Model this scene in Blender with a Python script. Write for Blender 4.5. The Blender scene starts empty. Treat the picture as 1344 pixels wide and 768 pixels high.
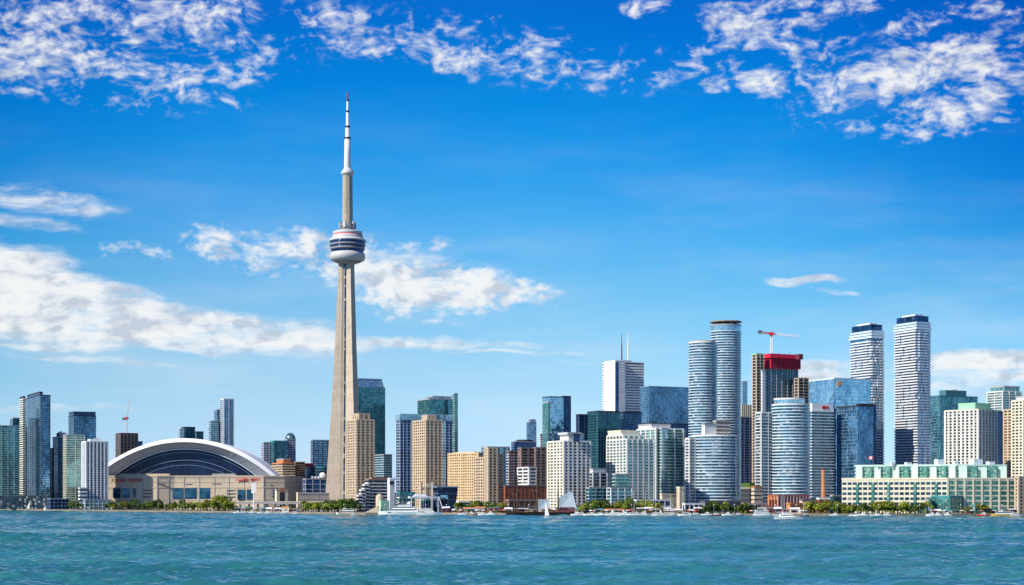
import bpy, bmesh, math, random
from mathutils import Vector, Matrix
R = math.radians
scn = bpy.context.scene
COL = scn.collection

# ------------------------------------------------------------------ camera
FPX, PX0, PYH, CAMH = 2231.0, 672.0, 659.0, 12.0     # survey constants: focal length and horizon of the view, eye height
cam = bpy.data.cameras.new('camera')
cam_ob = bpy.data.objects.new('camera', cam); COL.objects.link(cam_ob)
cam_ob.location = (0, 0, CAMH)
cam_ob.rotation_euler = (R(90), 0, 0)
cam.sensor_width = 36.0
cam.lens = 36.0 * FPX / 1344.0
cam.shift_y = (PYH - 384.0) / 1344.0
cam.clip_start = 1.0
cam.clip_end = 80000.0
scn.camera = cam_ob

# ------------------------------------------------------------------ exposure
vs = scn.view_settings
vs.view_transform = 'Standard'; vs.look = 'None'; vs.exposure = 0.25; vs.gamma = 1.0; vs.use_curve_mapping = False
scn.cycles.use_denoising = True
scn.cycles.max_bounces = 5
scn.cycles.glossy_bounces = 3
scn.cycles.diffuse_bounces = 2
scn.cycles.caustics_reflective = False
scn.cycles.caustics_refractive = False
scn.cycles.sample_clamp_indirect = 4.0

# ------------------------------------------------------------------ sun and sky
SUN_EL, SUN_AZ = 38.0, 236.0          # azimuth clockwise from +Y (north): the sun stands behind and left of the camera
sd = Vector((math.sin(R(SUN_AZ)) * math.cos(R(SUN_EL)), math.cos(R(SUN_AZ)) * math.cos(R(SUN_EL)), math.sin(R(SUN_EL))))
sun = bpy.data.lights.new('sun', 'SUN'); sun.energy = 5.0; sun.angle = R(0.5); sun.color = (1.0, 0.93, 0.82)
sun_ob = bpy.data.objects.new('sun', sun); COL.objects.link(sun_ob)
sun_ob.rotation_euler = (-sd).to_track_quat('-Z', 'Y').to_euler()

world = bpy.data.worlds.new('World'); scn.world = world; world.use_nodes = True

class NT:
    """small helper for building node trees"""
    def __init__(s, tree):
        s.t = tree; s.n = tree.nodes; s.l = tree.links
    def node(s, typ, **kw):
        nd = s.n.new(typ)
        for k, v in kw.items(): setattr(nd, k, v)
        return nd
    def put(s, sock, v):
        if isinstance(v, bpy.types.NodeSocket): s.l.new(v, sock)
        else:
            if sock.type == 'RGBA' and len(v) == 3: v = (*v, 1.0)
            sock.default_value = v
    def m(s, op, a, b=None, c=None, clamp=False):
        nd = s.node('ShaderNodeMath', operation=op, use_clamp=clamp)
        s.put(nd.inputs[0], a)
        if b is not None: s.put(nd.inputs[1], b)
        if c is not None: s.put(nd.inputs[2], c)
        return nd.outputs[0]
    def vm(s, op, a, b=None, scale=None):
        nd = s.node('ShaderNodeVectorMath', operation=op)
        s.put(nd.inputs[0], a)
        if b is not None: s.put(nd.inputs[1], b)
        if scale is not None: s.put(nd.inputs['Scale'], scale)
        return nd.outputs['Value'] if op in ('LENGTH', 'DOT_PRODUCT', 'DISTANCE') else nd.outputs[0]
    def mix(s, f, a, b, mode='MIX'):
        nd = s.node('ShaderNodeMix', data_type='RGBA', blend_type=mode)
        s.put(nd.inputs[0], f); s.put(nd.inputs[6], a); s.put(nd.inputs[7], b)
        return nd.outputs[2]
    def noise(s, vec, scale, detail=2.0, rough=0.5, dims='3D', lac=2.0):
        nd = s.node('ShaderNodeTexNoise', noise_dimensions=dims)
        s.put(nd.inputs['Vector'], vec); s.put(nd.inputs['Scale'], scale)
        s.put(nd.inputs['Detail'], detail); s.put(nd.inputs['Roughness'], rough)
        s.put(nd.inputs['Lacunarity'], lac)
        return nd
    def ramp(s, fac, stops, interp='LINEAR'):
        nd = s.node('ShaderNodeValToRGB'); nd.color_ramp.interpolation = interp
        e = nd.color_ramp.elements
        while len(e) < len(stops): e.new(0.5)
        for i, (p, c) in enumerate(stops):
            e[i].position = p; e[i].color = (*c, 1.0)
        s.put(nd.inputs[0], fac)
        return nd.outputs[0]
    def smooth(s, v, lo, hi):
        nd = s.node('ShaderNodeMapRange', interpolation_type='SMOOTHSTEP')
        s.put(nd.inputs[0], v); s.put(nd.inputs[1], lo); s.put(nd.inputs[2], hi)
        return nd.outputs[0]
    def mapping(s, vec, loc=(0,0,0), rot=(0,0,0), scale=(1,1,1), typ='POINT'):
        nd = s.node('ShaderNodeMapping', vector_type=typ)
        s.put(nd.inputs['Vector'], vec); nd.inputs['Location'].default_value = loc
        nd.inputs['Rotation'].default_value = rot; nd.inputs['Scale'].default_value = scale
        return nd.outputs[0]

def build_sky():
    nt = NT(world.node_tree); nt.n.clear()
    out = nt.node('ShaderNodeOutputWorld'); bg = nt.node('ShaderNodeBackground')
    bg.inputs['Strength'].default_value = 0.085
    nt.l.new(bg.outputs[0], out.inputs[0])
    sky = nt.node('ShaderNodeTexSky', sky_type='NISHITA')
    sky.sun_disc = False; sky.sun_elevation = R(SUN_EL); sky.sun_rotation = R(SUN_AZ)
    sky.altitude = 0.0; sky.air_density = 1.0; sky.dust_density = 0.15; sky.ozone_density = 3.0
    hsv = nt.node('ShaderNodeHueSaturation'); nt.l.new(sky.outputs[0], hsv.inputs['Color'])
    hsv.inputs['Hue'].default_value = 0.5; hsv.inputs['Saturation'].default_value = 1.0; hsv.inputs['Value'].default_value = 1.0
    tc = nt.node('ShaderNodeTexCoord'); d = tc.outputs['Generated']
    sp = nt.node('ShaderNodeSeparateXYZ'); nt.l.new(d, sp.inputs[0])
    az = nt.m('ARCTAN2', sp.outputs[0], sp.outputs[1])
    el = nt.m('ARCSINE', sp.outputs[2])
    # clear air: deepen the blue away from the horizon
    tint = nt.ramp(nt.m('MULTIPLY', el, 2.0), SKY_TINT)
    skyc = nt.mix(1.0, hsv.outputs[0], tint, 'MULTIPLY')
    side = nt.ramp(nt.m('ADD', nt.m('MULTIPLY', az, 0.8), 0.5), [(0.0, (.6, .85, .95)), (0.26, (0.25, 0.74, 0.87)), (0.36, (1.1, 0.97, 1.0)), (0.5, (1.0, 1.0, 1.0)), (0.62, (0.62, 0.87, 0.93)), (0.74, (0.08, 0.52, 0.73)), (1.0, (.6, .85, .95))])  # lens falloff painted into the sky colour, darker towards both sides
    side = nt.mix(nt.m('MULTIPLY_ADD', nt.smooth(el, 0.04, 0.20), 0.85, 0.15), (1.0, 1.0, 1.0), side)
    skyc = nt.mix(1.0, skyc, side, 'MULTIPLY')
    # angular sky coordinates in degrees
    cb = nt.node('ShaderNodeCombineXYZ')
    nt.put(cb.inputs[0], nt.m('DEGREES', az)); nt.put(cb.inputs[1], nt.m('DEGREES', el))
    p = cb.outputs[0]
    w1 = nt.noise(p, 0.5, 2.0); w = nt.vm('SUBTRACT', w1.outputs['Color'], (0.5, 0.5, 0.5))
    pw = nt.vm('ADD', p, nt.vm('MULTIPLY', w, (1.5, 0.65, 0)))
    def masks(lst):
        acc = None
        for (x, y, rx, ry, rot, wt) in lst:
            a = math.degrees(math.atan((x - PX0) / FPX)); e = math.degrees(math.atan((PYH - y) / FPX * math.cos(R(a))))
            k = math.degrees(1.0 / FPX)
            q = nt.mapping(pw, (a, e, 0), (0, 0, R(rot)), (rx * k, ry * k, 1), 'TEXTURE')
            g = nt.node('ShaderNodeTexGradient', gradient_type='SPHERICAL'); nt.l.new(q, g.inputs[0])
            v = nt.m('MULTIPLY', nt.m('SMOOTH_MIN', g.outputs['Fac'], 0.55, 0.3), wt)
            acc = v if acc is None else nt.m('MAXIMUM', acc, v)
        return acc
    # puffed altocumulus, broken into small cells, and long streaked bands
    mp = masks(PUFF)
    nl = nt.noise(nt.mapping(pw, scale=(1.0, 1.5, 1)), 0.62, 4.0, 0.55).outputs['Fac']
    nf = nt.noise(nt.mapping(pw, rot=(0, 0, R(-14)), scale=(1.0, 1.7, 1)), 2.3, 6.0, 0.55).outputs['Fac']
    dp = nt.m('ADD', nt.m('MULTIPLY', mp, 0.95), nt.m('ADD', nt.m('MULTIPLY', nt.m('SUBTRACT', nl, 0.5), 2.1), nt.m('MULTIPLY', nt.m('SUBTRACT', nf, 0.5), 2.3)))
    dens_p = nt.m('MULTIPLY', nt.m('POWER', nt.smooth(dp, 0.14, 1.25), 0.95), nt.smooth(mp, 0.0, 0.30))
    ms = masks(STREAK)
    ns_ = nt.noise(nt.mapping(pw, rot=(0, 0, R(9)), scale=(0.22, 1.7, 1)), 1.0, 9.0, 0.62).outputs['Fac']
    nw = nt.noise(nt.mapping(pw, rot=(0, 0, R(14)), scale=(0.6, 1.8, 1)), 2.4, 7.0, 0.65).outputs['Fac']
    ds = nt.m('ADD', nt.m('MULTIPLY', ms, 1.25), nt.m('ADD', nt.m('MULTIPLY', nt.m('SUBTRACT', ns_, 0.5), 1.9), nt.m('MULTIPLY', nt.m('SUBTRACT', nw, 0.5), 0.9)))
    dens_s = nt.m('MULTIPLY', nt.smooth(ds, 0.10, 1.05), nt.smooth(ms, 0.0, 0.35))
    # scattered cloud over the rest of the sky, behind and beside the view
    nz = nt.noise(nt.vm('ADD', p, (37, 11, 5)), 0.16, 8.0, 0.62)
    back = nt.m('SUBTRACT', 1.0, nt.smooth(sp.outputs[1], 0.55, 0.9))
    dens_b = nt.m('MULTIPLY', nt.smooth(nz.outputs['Fac'], 0.54, 0.72), back)
    dens = nt.m('MAXIMUM', nt.m('MAXIMUM', dens_p, dens_s), dens_b)
    # lit and shaded sides of the cloud masses, and a thin uneven veil low in the sky
    so = nt.vm('ADD', pw, (-0.42, 0.34, 0))
    n2 = nt.noise(nt.mapping(so, scale=(1.0, 1.5, 1)), 0.62, 4.0, 0.55).outputs['Fac']
    sh = nt.noise(nt.mapping(pw, scale=(0.7, 1.6, 1)), 1.7, 5.0, 0.55).outputs['Fac']
    sh = nt.m('ADD', nt.m('MULTIPLY', nt.m('SUBTRACT', nl, n2), 1.5), sh)
    ccol = nt.ramp(sh, [(0.28, (0.62, 0.67, 0.76)), (0.48, (0.90, 0.92, 0.95)), (0.62, (1.0, 1.0, 0.99))])
    veil = nt.noise(nt.mapping(pw, scale=(0.10, 0.55, 1)), 1.0, 5.0, 0.55).outputs['Fac']
    veil = nt.m('MULTIPLY', nt.smooth(veil, 0.40, 0.80), nt.m('MULTIPLY', nt.m('SUBTRACT', 1.0, nt.smooth(el, 0.05, 0.26)), 0.30))
    skyc = nt.mix(veil, skyc, (8.2, 8.8, 9.4))
    cc = nt.vm('SCALE', ccol, scale=9.3)
    fin = nt.mix(nt.m('MULTIPLY', dens, 0.93), skyc, cc)
    nt.l.new(fin, bg.inputs['Color'])

SKY_TINT = [(0.000, (0.755, 1.062, 1.918)), (0.030, (0.770, 1.067, 1.824)), (0.060, (0.792, 1.074, 1.690)), (0.100, (0.820, 1.084, 1.511)), (0.140, (0.806, 1.091, 1.394)), (0.180, (0.732, 1.095, 1.369)), (0.220, (0.647, 1.096, 1.358)), (0.260, (0.520, 1.073, 1.380)), (0.300, (0.371, 1.036, 1.420)), (0.330, (0.270, 0.999, 1.442)), (0.360, (0.181, 0.950, 1.453)), (0.390, (0.097, 0.898, 1.462)), (0.420, (0.036, 0.849, 1.467)), (0.450, (0.015, 0.802, 1.462)), (0.480, (0.008, 0.746, 1.445)), (0.520, (0.006, 0.658, 1.410)), (0.560, (0.008, 0.581, 1.376)), (0.600, (0.025, 0.565, 1.352)), (0.660, (0.059, 0.573, 1.322)), (0.720, (0.093, 0.581, 1.291)), (0.800, (0.138, 0.592, 1.251)), (1.000, (0.246, 0.619, 1.154))]
#         centre x, y, half width, half height (survey pixels), tilt, weight
PUFF = [(200, 60, 260, 60, 0, .62), (620, 60, 260, 50, -8, .60), (780, 100, 150, 30, 0, .62), (1000, 70, 170, 60, 0, .62), (1180, 130, 200, 60, 0, .62), (260, 128, 120, 14, -3, .6), (50, 78, 170, 50, 0, 1.35), (150, 85, 170, 34, -4, 1.0), (60, 20, 190, 40, 0, .95), (270, 98, 90, 22, 6, .95), (215, 10, 90, 28, 0, .85), (290, 12, 80, 24, 0, .95), (300, 55, 70, 24, 0, .8),
        (150, 130, 170, 20, -4, .45), (405, 20, 50, 30, -40, .8), (470, 42, 110, 36, -16, 1.15), (560, 65, 130, 32, -16, 1.0), (660, 82, 120, 26, -10, .85), (790, 95, 90, 20, -10, .7),
        (848, 8, 46, 16, 0, 1.2), (975, 38, 70, 34, -25, 1.15), (1060, 30, 46, 16, 0, 1.05), (940, 108, 40, 18, 0, 1.05), (1000, 112, 55, 26, -8, 1.05), (1045, 105, 50, 16, 10, .9), (1010, 4, 90, 14, 0, 1.0), (1120, 8, 60, 16, 0, 1.0),
        (1220, 88, 160, 44, 6, 1.5), (1290, 70, 110, 34, 20, 1.1), (1260, 140, 140, 40, 4, 1.05), (1210, 28, 70, 20, 15, 1.0), (1320, 10, 70, 16, 0, .9), (1230, 172, 110, 18, 4, .8), (1335, 110, 60, 70, 0, .8),
        (330, 325, 110, 34, -10, 1.5), (430, 338, 130, 38, -8, 1.5), (560, 372, 165, 42, -5, 2.3), (650, 383, 120, 22, -5, 1.5), (500, 318, 110, 18, 0, .9), (530, 412, 110, 14, -4, .6), (180, 330, 60, 16, 0, .75)]
STREAK = [(10, 385, 200, 80, -14, 1.6), (150, 408, 230, 46, -12, 1.5), (300, 432, 260, 34, -7, 1.35), (540, 448, 260, 13, -2, .85), (60, 262, 120, 26, -6, .85), (40, 290, 100, 14, -8, .6),
          (110, 472, 150, 8, -3, .85), (1050, 370, 70, 8, -3, 1.0), (1090, 385, 50, 6, -4, .7), (1060, 488, 90, 22, 4, 1.3), (1300, 475, 170, 20, 1, 1.3), (1320, 492, 130, 14, 0, 1.0),
          (90, 540, 190, 10, 0, .6), (30, 440, 90, 10, 2, .9), (1240, 500, 130, 34, 0, .8), (680, 462, 170, 5, -1, .7), (780, 475, 90, 4, 0, .6), (570, 352, 180, 30, -8, .7)]
build_sky()

# ------------------------------------------------------------------ bookkeeping helpers
def X(px, Y): return (px - PX0) * Y / FPX          # survey pixel and distance -> metres
def Z(py, Y): return CAMH + (PYH - py) * Y / FPX
GROUND = 2.0
def tag(o, label=None, cat=None, group=None, kind=None):
    if label: o['label'] = label
    if cat: o['category'] = cat
    if group: o['group'] = group
    if kind: o['kind'] = kind
    return o
def empty(name, loc, rz=0.0):
    o = bpy.data.objects.new(name, None); COL.objects.link(o)
    o.location = loc; o.rotation_euler = (0, 0, rz); o.empty_display_size = 1.0
    return o
def link(name, me, parent=None, loc=(0, 0, 0), rz=0.0):
    o = bpy.data.objects.new(name, me); COL.objects.link(o)
    o.location = loc; o.rotation_euler = (0, 0, rz)
    if parent is not None: o.parent = parent
    return o

class MB:
    """collects shapes for one mesh, with planar uv in metres (u along walls, v up)"""
    def __init__(s): s.v = []; s.f = []; s.uv = []; s.sm = []
    def face(s, pts, uvs=None, smooth=False):
        b = len(s.v); s.v += [tuple(p) for p in pts]; s.f.append(list(range(b, b + len(pts))))
        s.uv.append(uvs or [(p[0], p[1]) for p in pts]); s.sm.append(smooth)
    def idx(s, verts, faces, smooth=False):
        b = len(s.v); s.v += [tuple(p) for p in verts]
        for f in faces:
            s.f.append([b + i for i in f]); s.uv.append([(verts[i][0] + verts[i][1], verts[i][2]) for i in f]); s.sm.append(smooth)
    def prism(s, poly, z0, z1, top=None, smooth=False, u0=0.0):
        """closed prism over poly (CCW list of xy); top: optional other polygon for the upper ring"""
        n = len(poly); tp = top or poly
        b = len(s.v)
        s.v += [(p[0], p[1], z0) for p in poly] + [(p[0], p[1], z1) for p in tp]
        u = u0
        for i in range(n):
            j = (i + 1) % n
            l = math.hypot(poly[j][0] - poly[i][0], poly[j][1] - poly[i][1])
            s.f.append([b + i, b + j, b + n + j, b + n + i]); s.uv.append([(u, z0), (u + l, z0), (u + l, z1), (u, z1)]); s.sm.append(smooth)
            u += l
        s.f.append([b + n + i for i in range(n)]); s.uv.append([(p[0], p[1]) for p in tp]); s.sm.append(False)
        s.f.append([b + i for i in reversed(range(n))]); s.uv.append([(p[0], p[1]) for p in reversed(poly)]); s.sm.append(False)
    def box(s, x0, x1, y0, y1, z0, z1):
        s.prism([(x0, y0), (x1, y0), (x1, y1), (x0, y1)], z0, z1)
    def tube(s, a, b, r0, r1=None, n=8, smooth=True):
        a, b = Vector(a), Vector(b); r1 = r0 if r1 is None else r1
        d = (b - a).normalized(); t = Vector((0, 0, 1)) if abs(d.z) < 0.9 else Vector((1, 0, 0))
        e = d.cross(t).normalized(); g = d.cross(e)
        vs_, k = [], [2 * math.pi * i / n for i in range(n)]
        for c, r in ((a, r0), (b, r1)):
            for w in k: vs_.append(c + e * (r * math.cos(w)) + g * (r * math.sin(w)))
        s.idx(vs_, [[i, n + i, n + (i + 1) % n, (i + 1) % n] for i in range(n)], smooth)
        s.idx(vs_, [list(range(n)), list(reversed(range(n, 2 * n)))])
    def lathe(s, prof, n=32, smooth=True, cx=0, cy=0, arc=None):
        """prof: list of (r, z) from bottom to top"""
        vs_ = []
        for r, z in prof:
            for i in range(n):
                w = 2 * math.pi * i / n; vs_.append((cx + r * math.cos(w), cy + r * math.sin(w), z))
        fs = []
        for k in range(len(prof) - 1):
            for i in range(n):
                j = (i + 1) % n; fs.append([k * n + i, k * n + j, (k + 1) * n + j, (k + 1) * n + i])
        s.idx(vs_, fs, smooth)
        m = len(prof) - 1
        s.idx(vs_[:n], [list(reversed(range(n)))]); s.idx(vs_[m * n:], [list(range(n))])
    def mesh(s, name, mat):
        me = bpy.data.meshes.new(name); me.from_pydata(s.v, [], s.f)
        uv = me.uv_layers.new(name='UVMap')
        k = 0; flat = [0.0] * (2 * len(me.loops))
        for f in s.uv:
            for u in f: flat[k] = u[0]; flat[k + 1] = u[1]; k += 2
        uv.data.foreach_set('uv', flat)
        me.polygons.foreach_set('use_smooth', s.sm)
        if mat is not None: me.materials.append(mat)
        me.update(); return me
    def build(s, name, mat, parent=None, loc=(0, 0, 0), rz=0.0):
        return link(name, s.mesh(name, mat), parent, loc, rz)

def offset(poly, d):
    """move each edge of a convex CCW polygon outward by d"""
    n = len(poly); out = []
    for i in range(n):
        p0, p1, p2 = poly[i - 1], poly[i], poly[(i + 1) % n]
        a = Vector((p1[0] - p0[0], p1[1] - p0[1])).normalized(); b = Vector((p2[0] - p1[0], p2[1] - p1[1])).normalized()
        na, nb = Vector((a.y, -a.x)), Vector((b.y, -b.x))
        m = (na + nb); k = d / max(0.3, 1 + na.dot(nb))
        out.append((p1[0] + m.x * k, p1[1] + m.y * k))
    return out

# ------------------------------------------------------------------ materials
def newmat(name):
    mt = bpy.data.materials.new(name); mt.use_nodes = True
    nt = NT(mt.node_tree); bs = nt.n['Principled BSDF']
    return mt, nt, bs

def wall_mat(name, col, rough=0.85, var=0.22, streak=0.25, scale=0.25, metal=0.0, pour=0.0):
    """weathered solid surface: broad tone changes and rain streaks"""
    mt, nt, bs = newmat(name)
    tc = nt.node('ShaderNodeTexCoord').outputs['Object']
    g = nt.node('ShaderNodeObjectInfo').outputs['Random']
    off = nt.vm('ADD', tc, nt.vm('SCALE', (91.0, 37.0, 53.0), scale=g))
    a = nt.noise(off, scale, 6.0, 0.6).outputs['Fac']
    b = nt.noise(nt.mapping(off, scale=(1.0, 1.0, 0.06)), 0.9, 4.0, 0.6).outputs['Fac']
    v = nt.m('ADD', nt.m('MULTIPLY', nt.m('SUBTRACT', a, 0.5), var * 2.2), nt.m('MULTIPLY', nt.m('SUBTRACT', b, 0.5), streak * 2.0))
    v = nt.m('ADD', v, nt.m('MULTIPLY', nt.m('SUBTRACT', g, 0.5), 0.22))
    if pour:                                                    # day joints of slip-formed concrete
        sz = nt.node('ShaderNodeSeparateXYZ'); nt.l.new(tc, sz.inputs[0])
        lift = nt.node('ShaderNodeTexWhiteNoise', noise_dimensions='1D'); nt.l.new(nt.m('FLOOR', nt.m('DIVIDE', sz.outputs[2], 9.0)), lift.inputs['W'])
        v = nt.m('ADD', v, nt.m('MULTIPLY', nt.m('SUBTRACT', lift.outputs['Value'], 0.5), pour))
        v = nt.m('SUBTRACT', v, nt.m('MULTIPLY', nt.m('LESS_THAN', nt.m('FRACT', nt.m('DIVIDE', sz.outputs[2], 9.0)), 0.12), pour))
    c = nt.vm('SCALE', (col[0], col[1], col[2]), scale=nt.m('ADD', 1.0, v))
    nt.l.new(c, bs.inputs['Base Color']); bs.inputs['Roughness'].default_value = rough
    bs.inputs['Metallic'].default_value = metal
    bs.inputs['Specular IOR Level'].default_value = 0.3
    return mt

def glass_mat(name, dark, light, pw=1.5, ph=3.4, blind=0.12, metal=0.6, rough=0.07, jit=0.035, mull=None, mw=0.12, bcol=(0.42, 0.40, 0.36), var=1.0):
    """curtain wall: every pane has its own tint, tilt and blind, between slim mullions (uv in metres)"""
    mt, nt, bs = newmat(name)
    uv = nt.node('ShaderNodeUVMap').outputs[0]
    sp = nt.node('ShaderNodeSeparateXYZ'); nt.l.new(uv, sp.inputs[0])
    gu, gv = nt.m('DIVIDE', sp.outputs[0], pw), nt.m('DIVIDE', sp.outputs[1], ph)
    cb = nt.node('ShaderNodeCombineXYZ'); nt.put(cb.inputs[0], nt.m('FLOOR', gu)); nt.put(cb.inputs[1], nt.m('FLOOR', gv))
    rnd = nt.node('ShaderNodeObjectInfo').outputs['Random']; nt.put(cb.inputs[2], nt.m('MULTIPLY', rnd, 71.0))
    wn = nt.node('ShaderNodeTexWhiteNoise', noise_dimensions='3D'); nt.l.new(cb.outputs[0], wn.inputs['Vector'])
    sc = nt.node('ShaderNodeSeparateColor'); nt.l.new(wn.outputs['Color'], sc.inputs[0])
    broad = nt.noise(nt.mapping(uv, scale=(1, 0.6, 1)), 0.045, 4.0, 0.6).outputs['Fac']  # broad patches of uneven reflection put into the glass tint
    t = nt.m('ADD', nt.m('MULTIPLY', nt.m('SUBTRACT', wn.outputs['Value'], 0.5), 0.55 * var), nt.m('MULTIPLY', nt.m('SUBTRACT', broad, 0.25), 1.5 * var), clamp=True)
    base = nt.mix(t, dark, light)
    isb = nt.m('LESS_THAN', sc.outputs[0], blind)
    base = nt.mix(nt.m('MULTIPLY', isb, nt.m('MULTIPLY_ADD', sc.outputs[1], 0.6, 0.3)), base, bcol)
    met = nt.m('MULTIPLY', nt.m('SUBTRACT', 1.0, nt.m('MULTIPLY', isb, 0.7)), metal)
    rg = nt.m('ADD', rough, nt.m('MULTIPLY', isb, 0.2))
    if mull is not None:
        line = nt.m('MAXIMUM', nt.m('LESS_THAN', nt.m('FRACT', gu), mw / pw), nt.m('LESS_THAN', nt.m('FRACT', gv), mw / ph))
        base = nt.mix(line, base, mull); met = nt.m('MULTIPLY', met, nt.m('SUBTRACT', 1.0, line)); rg = nt.m('MULTIPLY_ADD', line, 0.4, rg)
    nt.l.new(base, bs.inputs['Base Color']); nt.l.new(met, bs.inputs['Metallic']); nt.l.new(rg, bs.inputs['Roughness'])
    nrm = nt.node('ShaderNodeNewGeometry').outputs['Normal']
    j = nt.vm('SCALE', nt.vm('SUBTRACT', wn.outputs['Color'], (0.5, 0.5, 0.5)), scale=jit)
    nt.l.new(nt.vm('NORMALIZE', nt.vm('ADD', nrm, j)), bs.inputs['Normal'])
    return mt

def plain_mat(name, col, rough=0.6, metal=0.0, var=0.12):
    return wall_mat(name, col, rough, var, var, 0.6, metal)

# ------------------------------------------------------------------ water
def water_mat():
    mt, nt, bs = newmat('water')
    tc = nt.node('ShaderNodeTexCoord').outputs['Object']
    broad = nt.noise(nt.mapping(tc, scale=(0.30, 1.0, 1)), 0.010, 5.0, 0.65).outputs['Fac']      # brightness of pale streaks and wind patches, put into the body colour
    body = nt.ramp(broad, [(0.30, (0.012, 0.095, 0.115)), (0.48, (0.024, 0.150, 0.170)), (0.68, (0.055, 0.235, 0.250))])
    nt.l.new(body, bs.inputs['Base Color'])
    bs.inputs['IOR'].default_value = 1.33; bs.inputs['Specular IOR Level'].default_value = 0.5
    bs.inputs['Roughness'].default_value = 0.10
    def height(p):
        a = nt.noise(nt.mapping(p, rot=(0, 0, R(12)), scale=(0.5, 1.0, 1)), 1.3, 2.0, 0.55).outputs['Fac']
        b = nt.noise(nt.mapping(p, rot=(0, 0, R(-9)), scale=(0.6, 1.0, 1)), 0.35, 2.0, 0.6).outputs['Fac']
        return nt.m('ADD', nt.m('MULTIPLY', a, 0.20), nt.m('MULTIPLY', b, 0.42))
    wind = nt.noise(nt.mapping(tc, rot=(0, 0, R(7)), scale=(0.22, 1.0, 1)), 0.022, 4.0, 0.6).outputs['Fac']      # gust patches
    rip = nt.m('MULTIPLY_ADD', nt.smooth(wind, 0.36, 0.64), 1.25, 0.35)
    e = 0.09
    h0 = height(tc); hx = height(nt.vm('ADD', tc, (e, 0, 0))); hy = height(nt.vm('ADD', tc, (0, e, 0)))
    cb = nt.node('ShaderNodeCombineXYZ')
    nt.put(cb.inputs[0], nt.m('DIVIDE', nt.m('SUBTRACT', h0, hx), e)); nt.put(cb.inputs[1], nt.m('DIVIDE', nt.m('SUBTRACT', h0, hy), e))
    nrm = nt.node('ShaderNodeNewGeometry').outputs['Normal']
    nt.l.new(nt.vm('NORMALIZE', nt.vm('ADD', nrm, nt.vm('SCALE', cb.outputs[0], scale=rip))), bs.inputs['Normal'])
    return mt

def build_water():
    import numpy as np
    rng = np.random.RandomState(4)
    ys = [90.0]
    while ys[-1] < 2700: ys.append(ys[-1] + min(4.5, max(0.55, 0.55 * (ys[-1] / 330.0) ** 1.3)))
    ys = np.array(ys); nc = 1100
    t = np.linspace(-1, 1, nc)
    a_ = np.abs(t)[None, :]; gx = np.sign(t)[None, :] * (np.minimum(a_, .82) / .82 * (0.36 * ys[:, None] + 50) + np.clip((a_ - .82) / .18, 0, 1) ** 1.5 * 900); gy = np.repeat(ys[:, None], nc, 1)
    h = np.zeros_like(gx)
    for k in range(46):
        lam = 1.9 * (26.0 / 1.9) ** rng.rand(); a = rng.normal(R(80), 0.55)
        amp = 0.0105 * lam ** 0.80
        kk = 2 * math.pi / lam
        # keep only what the local grid can carry
        ok = np.clip((lam / (2.2 * np.gradient(ys))) - 0.6, 0, 1)[:, None]
        ph = kk * (gx * math.cos(a) + gy * math.sin(a)) + rng.rand() * 6.283
        h += ok * amp * np.sin(ph + 0.35 * np.sin(ph))
    gust = 0.65 + 0.35 * np.sin(gx / 61.0 + 2 * np.sin(gy / 83.0)) * np.sin(gy / 47.0 + gx / 150.0)
    h *= gust * 1.75
    fade = np.clip((1 - a_) / .08, 0, 1) * np.clip((gy - 90) / 40, 0, 1)
    h = h * fade - 0.9 * (1 - fade)
    v = np.stack([gx, gy, h], -1).reshape(-1, 3)
    nr = len(ys); i = np.arange(nr - 1)[:, None] * nc + np.arange(nc - 1)[None, :]
    q = np.stack([i, i + 1, i + nc + 1, i + nc], -1).reshape(-1, 4)
    flat = np.array([(-30000, -30000, -0.9), (30000, -30000, -0.9), (30000, 40000, -0.9), (-30000, 40000, -0.9)], float)
    n0 = len(v); v = np.concatenate([v, flat]); q = np.concatenate([q, [[n0, n0 + 1, n0 + 2, n0 + 3]]])
    me = bpy.data.meshes.new('water')
    me.vertices.add(len(v)); me.vertices.foreach_set('co', v.ravel())
    me.loops.add(q.size); me.loops.foreach_set('vertex_index', q.ravel().astype(np.int32))
    me.polygons.add(len(q)); me.polygons.foreach_set('loop_start', np.arange(0, q.size, 4, dtype=np.int32))
    me.polygons.foreach_set('use_smooth', np.ones(len(q), bool))
    me.update(calc_edges=True); me.materials.append(water_mat())
    tag(link('water', me), 'blue green choppy harbour water in front of the skyline', 'water', kind='structure')
build_water()

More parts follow.
